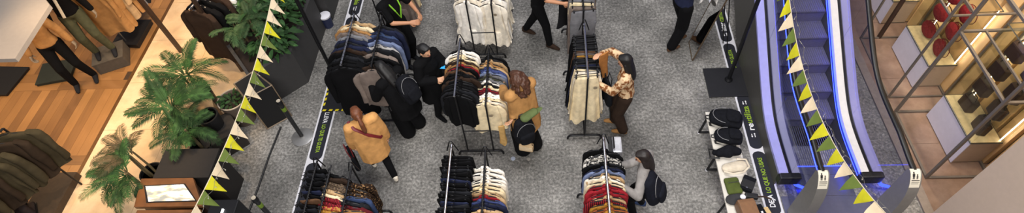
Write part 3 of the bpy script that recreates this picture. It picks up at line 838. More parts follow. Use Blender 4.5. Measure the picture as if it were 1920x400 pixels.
    if kind == 'coat':
        hem = Vector((hipc.x, hipc.y - .01, coat_z))
        b.hull((*tp(0, 0, .10), .15, .12, .05), (*hipc, .19, .145, .08), (*hem, .225, .175, .03))
        b.hull((*(shL + Vector((.03, 0, -.02))), .075), (*(shR - Vector((.03, 0, .02))), .075), (*hem, .235, .19, .02))
        b.hull((*tp(0, .01, .50), .085, .085, .03), (*tp(0, .015, .54), .075, .08, .02))
    if kind == 'coat' or kind == 'long':
        b.chain([tp(0, 0, .47), tp(0, .005, .535)], [.075, .066])
    for (a, e, w_) in arms:
        if kind == 'tee': b.chain([a, a.lerp(e, .75)], [.068, .062])
        else: b.chain([a, e, e.lerp(w_, .92)], [.052 + thick, .045 + thick * (1.0 if kind == 'coat' else .8), .034 + thick * (1.1 if kind == 'coat' else .7)])
    b.build('coat' if kind == 'coat' else 'shirt', m, t, .011, 3, X)
    # hair
    kind, col = hair; m = mat('hair_' + col, {'black': '#0d0b0b', 'brown': '#4a2c1c', 'dark': '#1d1512', 'auburn': '#6a3c22'}[col], .55, 0, .35, 60)
    b = Blob()
    b.hull((*hp(0, -.022, .118), .082, .092, .086), (*hp(0, -.05, .06), .07, .055, .05))
    b.hull((*hp(0, .05, .165), .055, .03, .025), (*hp(0, -.03, .15), .075, .075, .055))
    if kind == 'long':
        for sg in (-1, 1): b.chain([hp(sg * .065, -.01, .08), hp(sg * .075, -.03, -.02), hp(sg * .07, -.04, -.14)], [.030, .036, .028])
        b.hull((*hp(0, -.06, .08), .08, .045, .06), (*hp(0, -.085, -.08), .085, .035, .06), (*hp(0, -.09, -.2), .075, .03, .05))
    if kind == 'tail':
        b.hull((*hp(0, -.10, .10), .035), (*hp(0, -.12, .07), .03)); b.chain([hp(0, -.12, .08), hp(.0, -.15, 0), hp(.0, -.145, -.12), hp(0, -.12, -.2)], [.028, .036, .034, .014])
    if kind == 'curly':
        rr = random.Random(3)
        for k in range(150):
            a = rr.uniform(0, 2 * PI); e = rr.uniform(-1.0, 1.3)
            q = 1.0 + max(0, -math.sin(e)) * .35
            px_, py_, pz_ = .098 * q * math.cos(a) * math.cos(e), -.035 + .105 * q * math.sin(a) * math.cos(e), .065 + (.125 if e > 0 else .20) * math.sin(e)
            if py_ > .03 and pz_ < .13: continue
            b.chain([hp(px_, py_, pz_), hp(px_ * 1.12 + rr.uniform(-.015, .015), py_ * 1.08 + rr.uniform(-.015, .015), pz_ - .03), hp(px_ * 1.1, py_ * 1.1, pz_ - .06)], [rr.uniform(.014, .022), .015, .009])
    if kind == 'bun':
        b.hull((*hp(0, -.10, .10), .045, .04, .045))
    b.build('hair', m, t, .009, 1, X)
    return t, s, T, HM
def L2W(t, p): return (Matrix.Translation(t.location) @ t.rotation_euler.to_matrix().to_4x4()) @ Vector(p)
def face(dx, dy): return math.atan2(-dx, dy)   # rotation so that local +Y points along (dx, dy)

# --- man with lanyard
p, s, T, HM = person('person in black polo shirt with a green lanyard standing at the back left rack', (-2.42, 6.36, 0), face(.85, -.5), 1.74, ((-.1, .02, 0), (.1, .06, 0)),
       ((-.16, .36, 1.12), (.08, .40, 1.13)), .05, top=('tee', 'black'), bottom=('loose', 'black'), shoes='charcoal', hair=('short', 'dark'), wide=1.1)
lan = B(); pts = [(-.07, -.02, .53), (-.085, .06, .48), (-.06, .135, .36), (0, .15, .18), (.06, .135, .36), (.085, .06, .48), (.07, -.02, .53)]
lan.tube([Matrix.Scale(s, 3) @ (T @ Vector(q)) for q in pts], .012, 6)
lan.build('lanyard', mat('lanyard_green', '#7fbf2e', .6), p)
# --- person in black with phone
p, s, T, HM = person('person in long black coat looking down at a phone beside the centre rack', (-1.74, 5.24, 0), face(.80, -.60), 1.60, ((-.09, -.02, 0), (.09, .04, 0)),
       ((-.08, .30, 1.16), (.10, .24, 1.12)), .02, headpitch=.12, headyaw=.1, top=('coat', 'black'), bottom=('slim', 'black'), hair=('bun', 'black'), skin=SKIN2, coat_z=.50, wide=.94)
hw = at(833, 127, 1.18)
t = thing('phone', 'phone with a bright blue screen held by the person in black', 'phone', hw, p.rotation_euler.z)
B().box((0, 0, 0), (.075, .15, .009), (.55, 0, 0)).build('case', M_bplast, t, bevel=.003)
B().box((0, -.0035, .0055), (.066, .138, .002), (.55, 0, 0)).build('screen', mat('phone_screen', '#3aa0e0', .3, emit='#3aa8f0', estr=.7), t)
# --- striding person at the top
p, s, T, HM = person('person in black striding past the white dress rack at the top centre', (-.15, 6.74, 0), face(.92, -.4), 1.76, ((-.06, -.30, .0), (.09, .20, 0)),
       ((-.14, .42, 1.02), (.12, .44, 1.06)), .12, top=('tee', 'black'), bottom=('slim', 'black'), shoes='dark brown', hair=('short', 'dark'), wide=1.1)
# --- person in patterned blouse
C('brown floral', '#d6b892', color2='#7a4a28', pattern='noise', pscale=17)
p, s, T, HM = person('person in brown floral blouse holding up a tan garment beside the cream skirts', (1.05, 4.88, 0), face(-.93, .2), 1.64, ((-.09, -.04, 0), (.08, .10, 0)),
       ((-.10, .40, 1.12), (.13, .40, 1.47)), .08, headpitch=.15, top=('long', 'brown floral'), bottom=('loose', 'dark brown'), shoes='tan', hair=('long', 'black'), skin=SKIN2,
       elbow=((-.5, -.2, -.8), (.8, .2, -.3)))
# --- person by the mirror
p, s, T, HM = person('person in dark clothes and brown shoes standing at the leaning mirror', (2.08, 6.55, 0), face(.9, .45), 1.76, ((-.05, .10, 0), (.08, -.12, 0)),
       ((-.1, .42, 1.1), (.14, .42, 1.05)), .10, top=('long', 'navy'), bottom=('loose', 'black'), shoes='brown', hair=('short', 'dark'), wide=1.1)
# --- person in tan coat
p, s, T, HM = person('person in camel coat with a ponytail and red bag strap walking away', (-2.47, 4.17, 0), face(-.50, .85), 1.54, ((-.10, .22, .0), (.10, -.22, .03)),
       ((-.25, .12, .80), (.25, .02, .78)), .06, headpitch=.15, top=('coat', 'camel') if False else ('coat', '#c8945a'), bottom=('slim', 'black'), shoes='ivory', hair=('tail', 'auburn'), skin=SKIN2, coat_z=.60, wide=1.08)
TAN = (p, s, T)
# --- curly-haired person
p, s, T, HM = person('person with curly brown hair and tan cardigan reaching into the centre rack', (-.36, 4.55, 0), face(-.62, .75), 1.68, ((-.09, -.02, 0), (.09, -.06, 0)),
       None, .12, hw=[at(942, 166, 1.05), at(960, 225, .95)], headpitch=.3, top=('coat', '#b0824f'), bottom=('wide', 'black'), shoes='beige', hair=('curly', 'brown'), skin=SKIN2, coat_z=.62)
CUR = (p, s, T)
# --- person with backpack bending to the front right rack
p, s, T, HM = person('person in grey sweater with a black backpack bending over the red clothes', (1.16, 3.50, 0), face(-.88, .32), 1.55, ((-.10, .06, 0), (.11, -.02, 0)),
       None, .24, hw=[at(1168, 351, 1.18), at(1158, 312, 1.22)], headpitch=.10, headyaw=.25, hips=(0, -.06, .83), top=('long', '#8a8683'), bottom=('slim', 'black'), shoes='denim blue', hair=('long', 'dark'), skin=SKIN2)
GRY = (p, s, T)
# --- dark figure at the coat rack
p, s, T, HM = person('person in black with a black backpack leaning into the dark coat rack', (-2.16, 4.93, 0), face(-.75, .55), 1.60, ((-.10, -.04, 0), (.13, -.05, 0)),
       ((-.14, .40, 1.05), (.14, .42, 1.0)), .45, headpitch=.4, hips=(0, -.10, .82), top=('coat', 'black'), bottom=('wide', 'black'), hair=('long', 'black'), skin=SKIN2, coat_z=.62)
BLK = (p, s, T)

# worn and held things
def backpack(label, loc, rz, m, sc=1.0, tilt=0.0, rot=None, straps=True):
    t = thing('backpack', label, 'backpack', loc, rz)
    R = Euler(rot or (tilt, 0, 0)).to_matrix().to_4x4() @ Matrix.Scale(sc, 4)
    b = Blob(); b.hull((0, 0, -.18, .13, .085, .05), (0, -.01, -.02, .155, .11, .1), (0, .01, .16, .12, .065, .06))
    b.build('body', m, t, .012, 2, R)
    b = Blob(); b.hull((0, -.10, -.14, .10, .04, .04), (0, -.10, -.02, .11, .04, .05)); b.build('front_pocket', m, t, .012, 2, R)
    k = B()
    k.tube([R @ Vector(q) for q in ((-.03, .05, .21), (-.02, .05, .25), (.02, .05, .25), (.03, .05, .21))], .009 * sc, 6)
    k.build('grab_handle', M_bplast, t)
    if straps:
        for sg in (-1, 1):
            B().tube([R @ Vector(q) for q in ((sg * .07, .06, .19), (sg * .085, .12, .16), (sg * .10, .13, .02), (sg * .11, .08, -.15))], .018 * sc, 6, .4).build('strap', M_bplast, t, smooth=True)
    z = B(); z.tube([R @ Vector((.125 * math.cos(a), -.062 - .01, .02 + .17 * math.sin(a))) for a in [PI * i / 10 for i in range(11)]], .004, 5)
    z.build('zip', mat('zip_grey', '#8a8a8c', .5, .2), t)
    return t
def worn(P, off, label, m, sc=1.0):
    p, s, T = P
    q = L2W(p, (T @ Vector(off)) * s)
    rx = T.to_euler().x
    return backpack(label, q, p.rotation_euler.z, m, sc, rx)
M_bp = mat('black_nylon', '#131419', .9, 0, .25, 30, spec=.15)
backpack('black backpack on the back of the person in the grey sweater', at(1223, 352, 1.0), GRY[0].rotation_euler.z, mat('navy_nylon', '#14161f', .9, 0, .2, 30, spec=.15), 1.12, -.25)
worn(BLK, (.05, -.24, .26), 'black backpack with pale trim on the back of the person in black', M_bp, 1.0)
q = at(982, 243, .80)
bag = backpack('large black bag hanging at the back of the curly-haired person', q, CUR[0].rotation_euler.z - .2, M_bp, 1.10)
q2 = at(992, 216, 1.06)
t = thing('baseball_cap', 'green cloth cap lying on the black bag of the curly-haired person', 'cap', q2, CUR[0].rotation_euler.z)
b = Blob(); b.hull((-.07, 0, 0, .07, .07, .05), (.08, 0, 0, .06, .06, .04)); b.build('crown', fab('#5c6a42'), t, .01, 2)
b = Blob(); b.hull((.1, 0, -.02, .05, .055, .008), (.2, 0, -.03, .03, .03, .006)); b.build('visor', fab('#5c6a42'), t, .007, 1)
q = at(987, 276, .40)
t = thing('handbag', 'small beige handbag hanging low beside the curly-haired person', 'handbag', q, CUR[0].rotation_euler.z - .9)
B().box((0, 0, 0), (.2, .08, .13)).build('body', fab('#c9ae88'), t, bevel=.02)
B().box((0, -.045, .02), (.19, .012, .075)).build('flap', fab('#d8c2a0'), t, bevel=.005)
B().tube([(-.09, 0, .06), (-.07, 0, .30), (0, 0, .42), (.07, 0, .30), (.09, 0, .06)], .006, 6).build('strap', M_dwood, t)
# tan person's bag and red strap
p, s, T = TAN
q = L2W(p, Vector((-.33, .10, .62)) * s)
t = thing('shoulder_bag', 'black shoulder bag hanging from the arm of the person in the camel coat', 'bag', q, p.rotation_euler.z + PI / 2)
b = Blob(); b.hull((-.14, 0, -.12, .04), (.14, 0, -.12, .04), (-.12, 0, .1, .025), (.12, 0, .1, .025)); b.build('body', M_bp, t, .012, 2)
for sg in (-1, 1): B().tube([(-.09, sg * .02, .10), (-.07, sg * .03, .26), (.07, sg * .03, .26), (.09, sg * .02, .10)], .008, 6).build('handle', mat('red_leather', '#6a1c20', .5), t)
B().tube([Matrix.Scale(s, 3) @ (T @ Vector(q)) for q in ((-.15, .05, .55), (-.12, -.10, .52), (.02, -.155, .34), (.16, -.13, .16), (.22, .0, .06))], .022, 6, .35).build('bag_strap', mat('red_leather', '#6a1c20', .5), p, smooth=True)
# bag of the person in the floral blouse
t = thing('tote_bag', 'black tote bag hanging in front of the person in the floral blouse', 'bag', (.80, 4.98, .82), .2)
b = Blob(); b.hull((0, -.13, -.16, .05), (0, .13, -.16, .05), (0, -.12, .14, .035), (0, .12, .14, .035)); b.build('body', M_bp, t, .012, 2)
for sg in (-1, 1): B().tube([(sg * .02, -.08, .15), (sg * .03, -.06, .3), (sg * .03, .06, .3), (sg * .02, .08, .15)], .008, 6).build('handle', M_bplast, t)
B().tube([(0, -.13, -.15), (.02, -.16, -.35), (.03, -.17, -.52)], .008, 6).build('loose_strap', M_bplast, t)
# held garments
def cloth(name, label, loc, rz, w_, hgt, m, seed=1, cat='garment'):
    rnd = random.Random(seed); b = B(); rings = []
    for k in range(9):
        f = k / 8
        rings.append([Vector(((math.cos(a) * w_ * (.75 + .25 * f)) * (1 - .15 * math.sin(3 * f)), math.sin(a) * .012 + .018 * math.sin(3 * a + seed) * f, -hgt * f + (.05 * math.sin(2 * a + seed) * f))) for a in [2 * PI * i / 20 for i in range(20)]])
    b.loft(rings); o = b.build(name, m, None, smooth=True); o.location = loc; o.rotation_euler = (0, 0, rz)
    return tag(o, label, cat)
cloth('held_garment', 'tan cloth garment held up by the person in the floral blouse', (.72, 5.06, 1.50), .6, .11, .46, fab('#a9713e'))
cloth('held_garment', 'black garment held by the striding person at the top edge', (.27, 6.55, 1.12), .5, .17, .55, fab('#17171a'), 4)
cloth('hanging_scarf', 'tan scarf hanging at the near end of the centre rack', at(940, 237, .72), .2, .06, .44, fab('#cba468'), 8, 'scarf')
cloth('held_garment', 'white cloth held by the person at the mirror', (2.45, 6.72, 1.15), .8, .14, .3, fab('#d8d4d0'), 6)

# ------------------------------------------------------------------ pole stands, mirror, bench
t = thing('flag_pole', 'black pole on a large square black base beside the right floor band', 'pole stand', (2.80, 5.71, 0))
B().bx(2.455, 3.13, 5.41, 5.99, .006, .026).build('base_plate', mat('black_board', '#1b1b1f', .5), t, True, bevel=.006)
B().rod((2.81, 5.74, .026), (2.81, 5.74, 3.0), .03, 10).build('pole', M_black, t, True, smooth=True)
B().lathe([(.06, .026), (.06, .04), (.04, .07)], (2.81, 5.74, 0), 14).build('socket', M_black, t, True)
t = thing('flag_pole', 'black pole on a base edged with yellow tape under the dark coats', 'pole stand', (-3.40, 5.7, 0))
B().bx(-3.70, -3.10, 5.32, 6.14, .006, .024).build('base_plate', mat('black_board', '#1b1b1f', .5), t, True, bevel=.004)
B().rod((-3.64, 6.06, .02), (-3.64, 6.06, 3.0), .03, 10).build('pole', M_black, t, True, smooth=True)
M_tape = mat('yellow_tape', '#d8c420', .5)
for k in range(6):
    x = -3.69 + .105 * k
    B().prism([(x, 5.315), (x + .055, 5.315), (x + .07, 5.35), (x + .015, 5.35)], .0241, .0255).build('tape_mark', M_tape, t, True)
for k in range(7):
    y = 5.42 + .105 * k
    for xx in (-3.70, -3.135): B().prism([(xx, y), (xx + .035, y + .015), (xx + .035, y + .07), (xx, y + .055)], .0241, .0255).build('tape_mark', M_tape, t, True)

t = thing('mirror_stand', 'folding floor mirror leaning on an A-frame beside the person in dark clothes', 'mirror', (2.45, 6.6, 0))
a0, a1 = Vector((2.33, 6.19, .01)), Vector((2.36, 6.56, .01))
ga, gb = Vector((2.33, 6.18, .0)), Vector((2.34, 6.58, 0)); up = Vector((.28, 0, 1.5))
for n_, off, mm, th in (('frame', 0, M_dwood, .0), ):
    b = B()
    for (u, v) in ((ga, gb), (ga + up, gb + up), (ga, ga + up), (gb, gb + up)): b.rod(u + Vector((0, 0, .01)), v + Vector((0, 0, .01)), .013, 6)
    b.build('frame', mat('bronze_frame', '#6b5a48', .4, .5), t, True)
mir = bpy.data.materials.new('mirror_silver'); mir.use_nodes = True
mp_ = mir.node_tree.nodes['Principled BSDF']; mp_.inputs['Metallic'].default_value = 1; mp_.inputs['Roughness'].default_value = .03; mp_.inputs['Base Color'].default_value = (.85, .85, .85, 1)
nv = (gb - ga).cross(up).normalized() * .006
b = B(); q = [ga, gb, gb + up, ga + up]; q = [v + Vector((0, 0, .012)) for v in q]
b.add([v - nv for v in q] + [v + nv for v in q], [(0, 1, 2, 3), (7, 6, 5, 4), (0, 4, 5, 1), (1, 5, 6, 2), (2, 6, 7, 3), (3, 7, 4, 0)]); b.build('mirror_pane', mir, t, True)
for e in (ga.lerp(gb, .1), ga.lerp(gb, .9)):
    B().rod(e + up * .96, e + Vector((.55, 0, 0)), .009, 6).build('rear_leg', M_black, t, True)
    
# bench with bags
t = thing('bench', 'long low bench with a white top and black legs covered with bags', 'bench', (2.40, 3.75, 0))
M_btop = mat('white_laminate', '#d7d2c8', .45, 0, .04)
for k in range(3):
    B().bx(2.20, 2.56, 2.66 + .72 * k, 2.66 + .72 * k + .713, .43, .46).build('top_board', M_btop, t, True, bevel=.004)
for y in (2.72, 3.42, 4.12, 4.76):
    b = B()
    for u, v in (((2.19, y, 0.012), (2.24, y, .42)), ((2.58, y, .012), (2.53, y, .42)), ((2.24, y, .415), (2.53, y, .415)), ((2.19, y, .018), (2.58, y, .018))): b.tube([u, v], .02, 4)
    b.build('leg_frame', M_black, t, True)
    for xx in (2.19, 2.58): B().lathe([(.022, 0), (.022, .012)], (xx, y, 0), 8).build('foot', M_white, t, True)
BT = .46
backpack('black backpack lying at the far end of the bench', (2.42, 4.62, BT + .10), 0, M_bp, 1.02, rot=(-PI / 2 + .1, 0, 1.35))
backpack('black backpack with a white label lying second from the far end of the bench', (2.40, 4.33, BT + .09), 0, M_bp, .85, rot=(-PI / 2 + .1, 0, 1.45))
t = thing('crossbody_bag', 'soft black bag slumped between backpack and white bag on the bench', 'bag', (2.36, 4.08, BT))
b = Blob(); b.hull((-.12, 0, .07, .06), (.12, .02, .07, .06), (0, .03, .1, .07)); b.hull((-.17, .02, .05, .04), (.0, -.02, .08, .06)); b.build('body', M_bp, t, .012, 2)
B().tube([(-.16, .02, .1), (-.24, .08, .05), (-.24, -.05, .03), (-.12, -.07, .05)], .012, 6).build('strap', M_bplast, t)
t = thing('tote_bag', 'round cream cloth bag with a coiled strap on the bench', 'bag', (2.40, 3.86, BT))
b = Blob(); b.hull((-.1, 0, .04, .07, .07, .035), (.10, .03, .05, .08, .09, .05)); b.build('body', fab('#cfc3ae'), t, .012, 2)
B().tube([(-.15, -.06, .07), (-.05, -.11, .09), (.08, -.1, .11), (.17, -.02, .11), (.15, .09, .11), (.03, .1, .11)], .014, 6, .5).build('strap', fab('#cfc3ae'), t, smooth=True)
t = thing('pouch', 'olive green pouch on the bench beside the black clutch', 'pouch', (2.33, 3.60, BT), .1)
b = Blob(); b.hull((-.07, -.09, .035, .03), (.07, -.09, .035, .03), (-.065, .09, .035, .03), (.065, .09, .035, .03), (0, 0, .07, .03)); b.build('body', fab('#4f5a2c'), t, .01, 2)
B().rod((-.07, .02, .098), (.07, .02, .098), .004, 5).build('zip', M_steel, t)
t = thing('clutch_bag', 'flat black clutch bag on the bench right of the olive pouch', 'bag', (2.52, 3.62, BT), -.5)
B().box((0, 0, .035), (.16, .22, .07)).build('body', M_bp, t, bevel=.02); B().box((.0, -.02, .074), (.15, .12, .012)).build('flap', M_bplast, t, bevel=.004); B().box((0, -.08, .082), (.02, .02, .006)).build('clasp', M_chrome, t)
t = thing('black_shoe_bag', 'small black pouch with a drawstring on the bench', 'pouch', (2.53, 3.45, BT), 1.4)
B().box((0, 0, .03), (.07, .16, .06)).build('body', M_bplast, t, bevel=.018); B().tube([(0, -.08, .04), (.02, -.16, .03), (.0, -.25, .02)], .012, 6).build('drawstring', M_dwood, t)
t = thing('flat_cap', 'dark grey flat cap with a white round badge on the bench', 'cap', (2.32, 3.41, BT), .2)
b = Blob(); b.hull((-.03, 0, .03, .10, .08, .03), (.06, 0, .04, .06, .07, .03)); b.build('crown', fab('#3a3a3c'), t, .01, 2)
B().lathe([(.035, 0), (.035, .008), (.03, .010)], (.085, -.01, .075), 14).build('badge', M_white, t)
t = thing('box_bag', 'brown leather box bag on the near part of the bench', 'bag', (2.40, 3.19, BT + .02), .12)
B().box((0, 0, .10), (.21, .28, .17)).build('body', mat('brown_leather', '#7a5638', .5, 0, .12), t, bevel=.025); B().box((0, .0, .19), (.20, .20, .016)).build('lid', mat('brown_leather', '#7a5638', .5), t, bevel=.006)
B().tube([(-.05, -.14, .12), (-.04, -.19, .14), (.04, -.19, .14), (.05, -.14, .12)], .008, 6).build('handle', M_dwood, t)
t = thing('wallet', 'dark red leather wallet under the brown box bag on the bench', 'wallet', (2.29, 3.08, BT), .2)
B().box((0, 0, .015), (.12, .2, .03)).build('body', mat('oxblood', '#42161c', .5), t, bevel=.008); B().box((0, -.04, .032), (.11, .1, .006)).build('flap', mat('oxblood', '#42161c', .5), t)
t = thing('purse', 'black purse with a white tag right of the brown box bag', 'bag', (2.56, 3.22, BT), .3)
B().box((0, 0, .045), (.14, .17, .09)).build('body', M_bp, t, bevel=.02); B().box((.02, -.03, .092), (.025, .025, .004)).build('tag', M_white, t)
t = thing('purse', 'cream purse beside the black purse on the bench', 'bag', (2.66, 3.19, BT - .0), .3)
B().box((-.0, 0, .04), (.09, .17, .08)).build('body', fab('#c8ab7c'), t, bevel=.02); B().tube([(0, -.08, .06), (.0, -.12, .07), (.0, -.10, .02)], .006, 6).build('strap', M_dwood, t)
t = thing('clutch_bag', 'long black clutch lying at the near end of the bench', 'bag', (2.50, 2.95, BT), .45)
B().box((0, 0, .03), (.12, .24, .06)).build('body', M_bplast, t, bevel=.015); B().box((0, -.02, .062), (.115, .14, .008)).build('flap', M_bp, t)
t = thing('folded_scarf', 'folded tan scarf with fringes before the brown box bag', 'scarf', (2.38, 2.96, BT), .1)
b = Blob(); b.hull((-.07, 0, .02, .05, .06, .018), (.06, .03, .025, .05, .05, .02)); b.build('cloth', fab('#b48a5e'), t, .008, 2)
B().tube([(-.08, -.05, .02), (-.1, -.1, .012), (-.06, -.13, .01)], .008, 5).build('fringe', fab('#b48a5e'), t)
# suitcase standing at the far end of the bottom right rack
t = thing('suitcase', 'small silver and black suitcase standing at the far end of the red clothes rack', 'suitcase', (.84, 4.22, 0))
B().box((.05, 0, .33), (.13, .26, .50)).build('shell', mat('silver_shell', '#c9cad0', .35, .2), t, bevel=.025)
B().box((-.04, 0, .33), (.05, .262, .50)).build('black_band', M_bplast, t, bevel=.01)
B().box((-.085, 0, .33), (.04, .25, .49)).build('side_pocket', M_steel, t, bevel=.012)
for sg in (-1, 1): B().rod((0, sg * .07, .57), (0, sg * .07, .63), .008, 6).build('handle_tube', M_steel, t)
B().rod((0, -.085, .63), (0, .085, .63), .013, 8).build('handle_grip', M_bplast, t)
for sx_ in (-.06, .08):
    for sg in (-1, 1): B().tube([(sx_ - .012, sg * .1, .035), (sx_ + .012, sg * .1, .035)], .035, 10).build('wheel', M_bplast, t)
# two coins / badges on the floor
for k, (px_, py_, c_, r_, nm) in enumerate(((962, 298, '#a9b2c4', .035, 'small pale blue round sticker on the floor below the curly-haired person'), (991, 299, '#8d8880', .028, 'small grey round sticker on the floor right of the pale blue one'))):
    v = at(px_, py_)
    o = B().lathe([(r_, .0), (r_, .003), (r_ * .7, .004)], (0, 0, 0), 16).build('floor_sticker', mat('sticker_%d' % k, c_, .5)); o.location = v; tag(o, nm, 'sticker')

# ------------------------------------------------------------------ stanchions
def stanchion(label, x, y):
    t = thing('barrier_post', label, 'barrier post', (x, y, 0))
    B().lathe([(.17, .0), (.17, .014), (.15, .022), (.04, .034), (.034, .05)], (0, 0, 0), 28).build('base', mat('pale_steel_base', '#a7a6a4', .35, .6, .05), t, smooth=True)
    B().lathe([(.032, .03), (.032, .93)], (0, 0, 0), 16).build('tube', mat('dark_steel', '#3d3d3f', .4, .7), t, smooth=True)
    B().lathe([(.036, .86), (.040, .87), (.040, .93), (.030, .955)], (0, 0, 0), 16).build('belt_head', M_bplast, t, smooth=True)
    B().lathe([(.034, .72), (.0345, .80)], (0, 0, 0), 16).build('green_band', mat('band_green', '#6f8a2a', .5), t)
    B().lathe([(.03, .9551), (.03, .959)], (0, 0, 0), 16).build('cap', mat('post_cap', '#b5ab98', .5), t)
    return t
S1 = (-3.90, 4.83); S2 = (-3.80, 3.28)
stanchion('dark barrier post with a pale round base beside the black display box', *S1)
stanchion('dark barrier post at the bottom edge below the belt', *S2)
b = B(); ang = math.atan2(S2[0] - S1[0], S2[1] - S1[1])
c0 = Vector((-4.30, 5.03, .015)); c1 = Vector((-4.40, 3.2, .015))
o = B().tube([c0, c0.lerp(c1, .3) + Vector((-.01, 0, 0)), c0.lerp(c1, .6) + Vector((.01, 0, 0)), c1], .015, 8).build('floor_cable', M_bplast); tag(o, 'black cable lying across the stone floor left of the barrier posts', 'cable')

# ------------------------------------------------------------------ left: planter, plants, boxes
def leafmesh(name, L_, W_, bend=.25, n=6):
    b = B(); vs = []; fs = []
    for i in range(n + 1):
        f = i / n; wv = W_ * math.sin(PI * min(f * .9 + .06, 1)) ** .8
        z = -bend * f * f * L_
        vs += [(-wv, f * L_, z + .12 * wv), (0, f * L_, z), (wv, f * L_, z + .12 * wv)]
    for i in range(n):
        a = i * 3; fs += [(a, a + 1, a + 4, a + 3), (a + 1, a + 2, a + 5, a + 4)]
    return b.add(vs, fs).mesh(name, smooth=True, fix=False)
LEAF = [leafmesh('leaf', .20, .045), leafmesh('leaf', .26, .05, .5), leafmesh('leaf', .16, .042, .1)]
def leafmat(name, c1, c2):
    m = mat(name, c1, .7, 0, .2, 6, spec=.25, rnd=.35, color2=c2, pattern='noise', pscale=7); return m
M_leaf = leafmat('glossy_leaf', '#2c4a26', '#3f602f'); M_leaf2 = leafmat('soft_leaf', '#4a5f3c', '#34502f'); M_palm = leafmat('palm_leaf', '#233d1e', '#34532a'); M_dry = leafmat('dry_palm', '#5c4f38', '#3c4028')
def frond_mesh(L_, leaf, droop, seed, n=36):
    """feather palm frond growing along +Y and up, drooping"""
    rnd = random.Random(seed); b = B()
    def pt(f): return Vector((0, L_ * (f - droop * .25 * f * f), L_ * (.35 * f - droop * .75 * f * f)))
    b.tube([pt(i / 8) for i in range(9)], [.009 * (1 - .8 * i / 8) + .001 for i in range(9)], 5)
    for i in range(n):
        f = .12 + .88 * i / (n - 1); c = pt(f); d = (pt(min(f + .03, 1.05)) - pt(f - .03)).normalized()
        ll = leaf * math.sin(PI * (.18 + .80 * f * .95)) ** .6 * rnd.uniform(.85, 1.1); wv = .0085
        for sg in (-1, 1):
            o = (Vector((sg, 0, 0)) * .85 + d * .65 + Vector((0, 0, rnd.uniform(-.05, .18)))).normalized()
            side = d * wv; m1 = c + o * ll * .5; e = c + o * ll + Vector((0, 0, -ll * .35)); m1.z -= ll * .05
            b.add([c - side * .4, c + side * .4, m1 + side, m1 - side, e], [(0, 1, 2, 3), (3, 2, 4)])
    return b.mesh('frond', smooth=False, fix=False)
FR = [frond_mesh(.72, .17, .75, 1), frond_mesh(.62, .16, .5, 2), frond_mesh(.80, .18, 1.0, 3), frond_mesh(.5, .13, .4, 4, 24)]
def palm(label, loc, topz, n, m, seed, sc=1.0, spread=(0, 2 * PI), pot=None):
    rnd = random.Random(seed)
    t = thing('potted_palm', label, 'potted plant', loc)
    if pot:
        pr, ph, pm_ = pot
        B().lathe([(pr * .8, 0), (pr, ph), (pr * .9, ph), (pr * .86, ph - .05)], (0, 0, 0), 24).build('pot', pm_, t, smooth=True)
        B().lathe([(pr * .85, ph - .08), (pr * .85, ph - .05)], (0, 0, 0), 20).build('soil', mat('soil', '#241a14', .9, 0, .3), t)
    for k in range(3):
        a = rnd.uniform(0, 6.28)
        B().tube([(.03 * math.cos(a), .03 * math.sin(a), .1), (.05 * math.cos(a), .05 * math.sin(a), topz * .6), (.04 * math.cos(a), .04 * math.sin(a), topz)], [.02, .016, .012], 6).build('stem', mat('palm_stem', '#5d5136', .8), t)
    for k in range(n):
        a = spread[0] + (spread[1] - spread[0]) * k / n + rnd.uniform(-.25, .25)
        o = put('frond', FR[rnd.randrange(3)], m, t, (.04 * math.cos(a), .04 * math.sin(a), topz - .02 * (k % 3) - .03), (rnd.uniform(-.15, .75), rnd.uniform(-.2, .2), a - PI / 2))
        o.scale = (sc, sc * rnd.uniform(.85, 1.15), sc)
    return t
def shrub(label, loc, r, z0, z1, n, m, seed, leaf=(0, 1, 2), sc=1.0, name='leafy_shrub'):
    rnd = random.Random(seed); t = thing(name, label, 'plant', loc)
    for k in range(4):
        a = 1.57 * k + rnd.uniform(-.4, .4)
        B().tube([(0, 0, z0 - .05), (r * .3 * math.cos(a), r * .3 * math.sin(a), (z0 + z1) / 2), (r * .6 * math.cos(a), r * .6 * math.sin(a), z1 - .08)], [.012, .009, .005], 5).build('stem', mat('shrub_stem', '#4a4a2c', .8), t)
    for k in range(n):
        a = rnd.uniform(0, 6.28); q = math.sqrt(rnd.random()); zz = z0 + (z1 - z0) * rnd.uniform(.25, 1) * (1 - .35 * q * q)
        o = put('leaf', LEAF[rnd.choice(leaf)], m, t, (r * q * math.cos(a) * .9, r * q * math.sin(a) * .9, zz), (rnd.uniform(-.5, .6), rnd.uniform(-.5, .5), a - PI / 2 + rnd.uniform(-.9, .9)))
        s_ = sc * rnd.uniform(.7, 1.2); o.scale = (s_, s_, s_)
    return t
# big planter with chamfered corner
M_pl = mat('graphite_planter', '#3c3b3b', .65, .1, .06)
t = thing('planter_box', 'large graphite planter box with a cut corner full of shrubs', 'planter', (-4.75, 6.6, 0))
outer = [(-4.05, 7.25), (-5.35, 7.25), (-5.35, 6.3), (-4.62, 5.45), (-4.45, 5.60), (-4.07, 5.95)]
cxm, cym = -4.7, 6.5
inner = [(cxm + (x - cxm) * .90, cym + (y - cym) * .93) for x, y in outer]
n_ = len(outer); b = B()
zt = .78
b.add([(x, y, 0) for x, y in outer] + [(x, y, zt) for x, y in outer] + [(x, y, zt) for x, y in inner] + [(x, y, zt - .12) for x, y in inner],
      [(i, (i + 1) % n_, n_ + (i + 1) % n_, n_ + i) for i in range(n_)] + [(n_ + i, n_ + (i + 1) % n_, 2 * n_ + (i + 1) % n_, 2 * n_ + i) for i in range(n_)] + [(2 * n_ + i, 2 * n_ + (i + 1) % n_, 3 * n_ + (i + 1) % n_, 3 * n_ + i) for i in range(n_)] + [tuple(range(n_))])
b.build('shell', M_pl, t, True)
B().prism(inner, zt - .14, zt - .10).build('soil', mat('soil', '#241a14', .9, 0, .3), t, True)
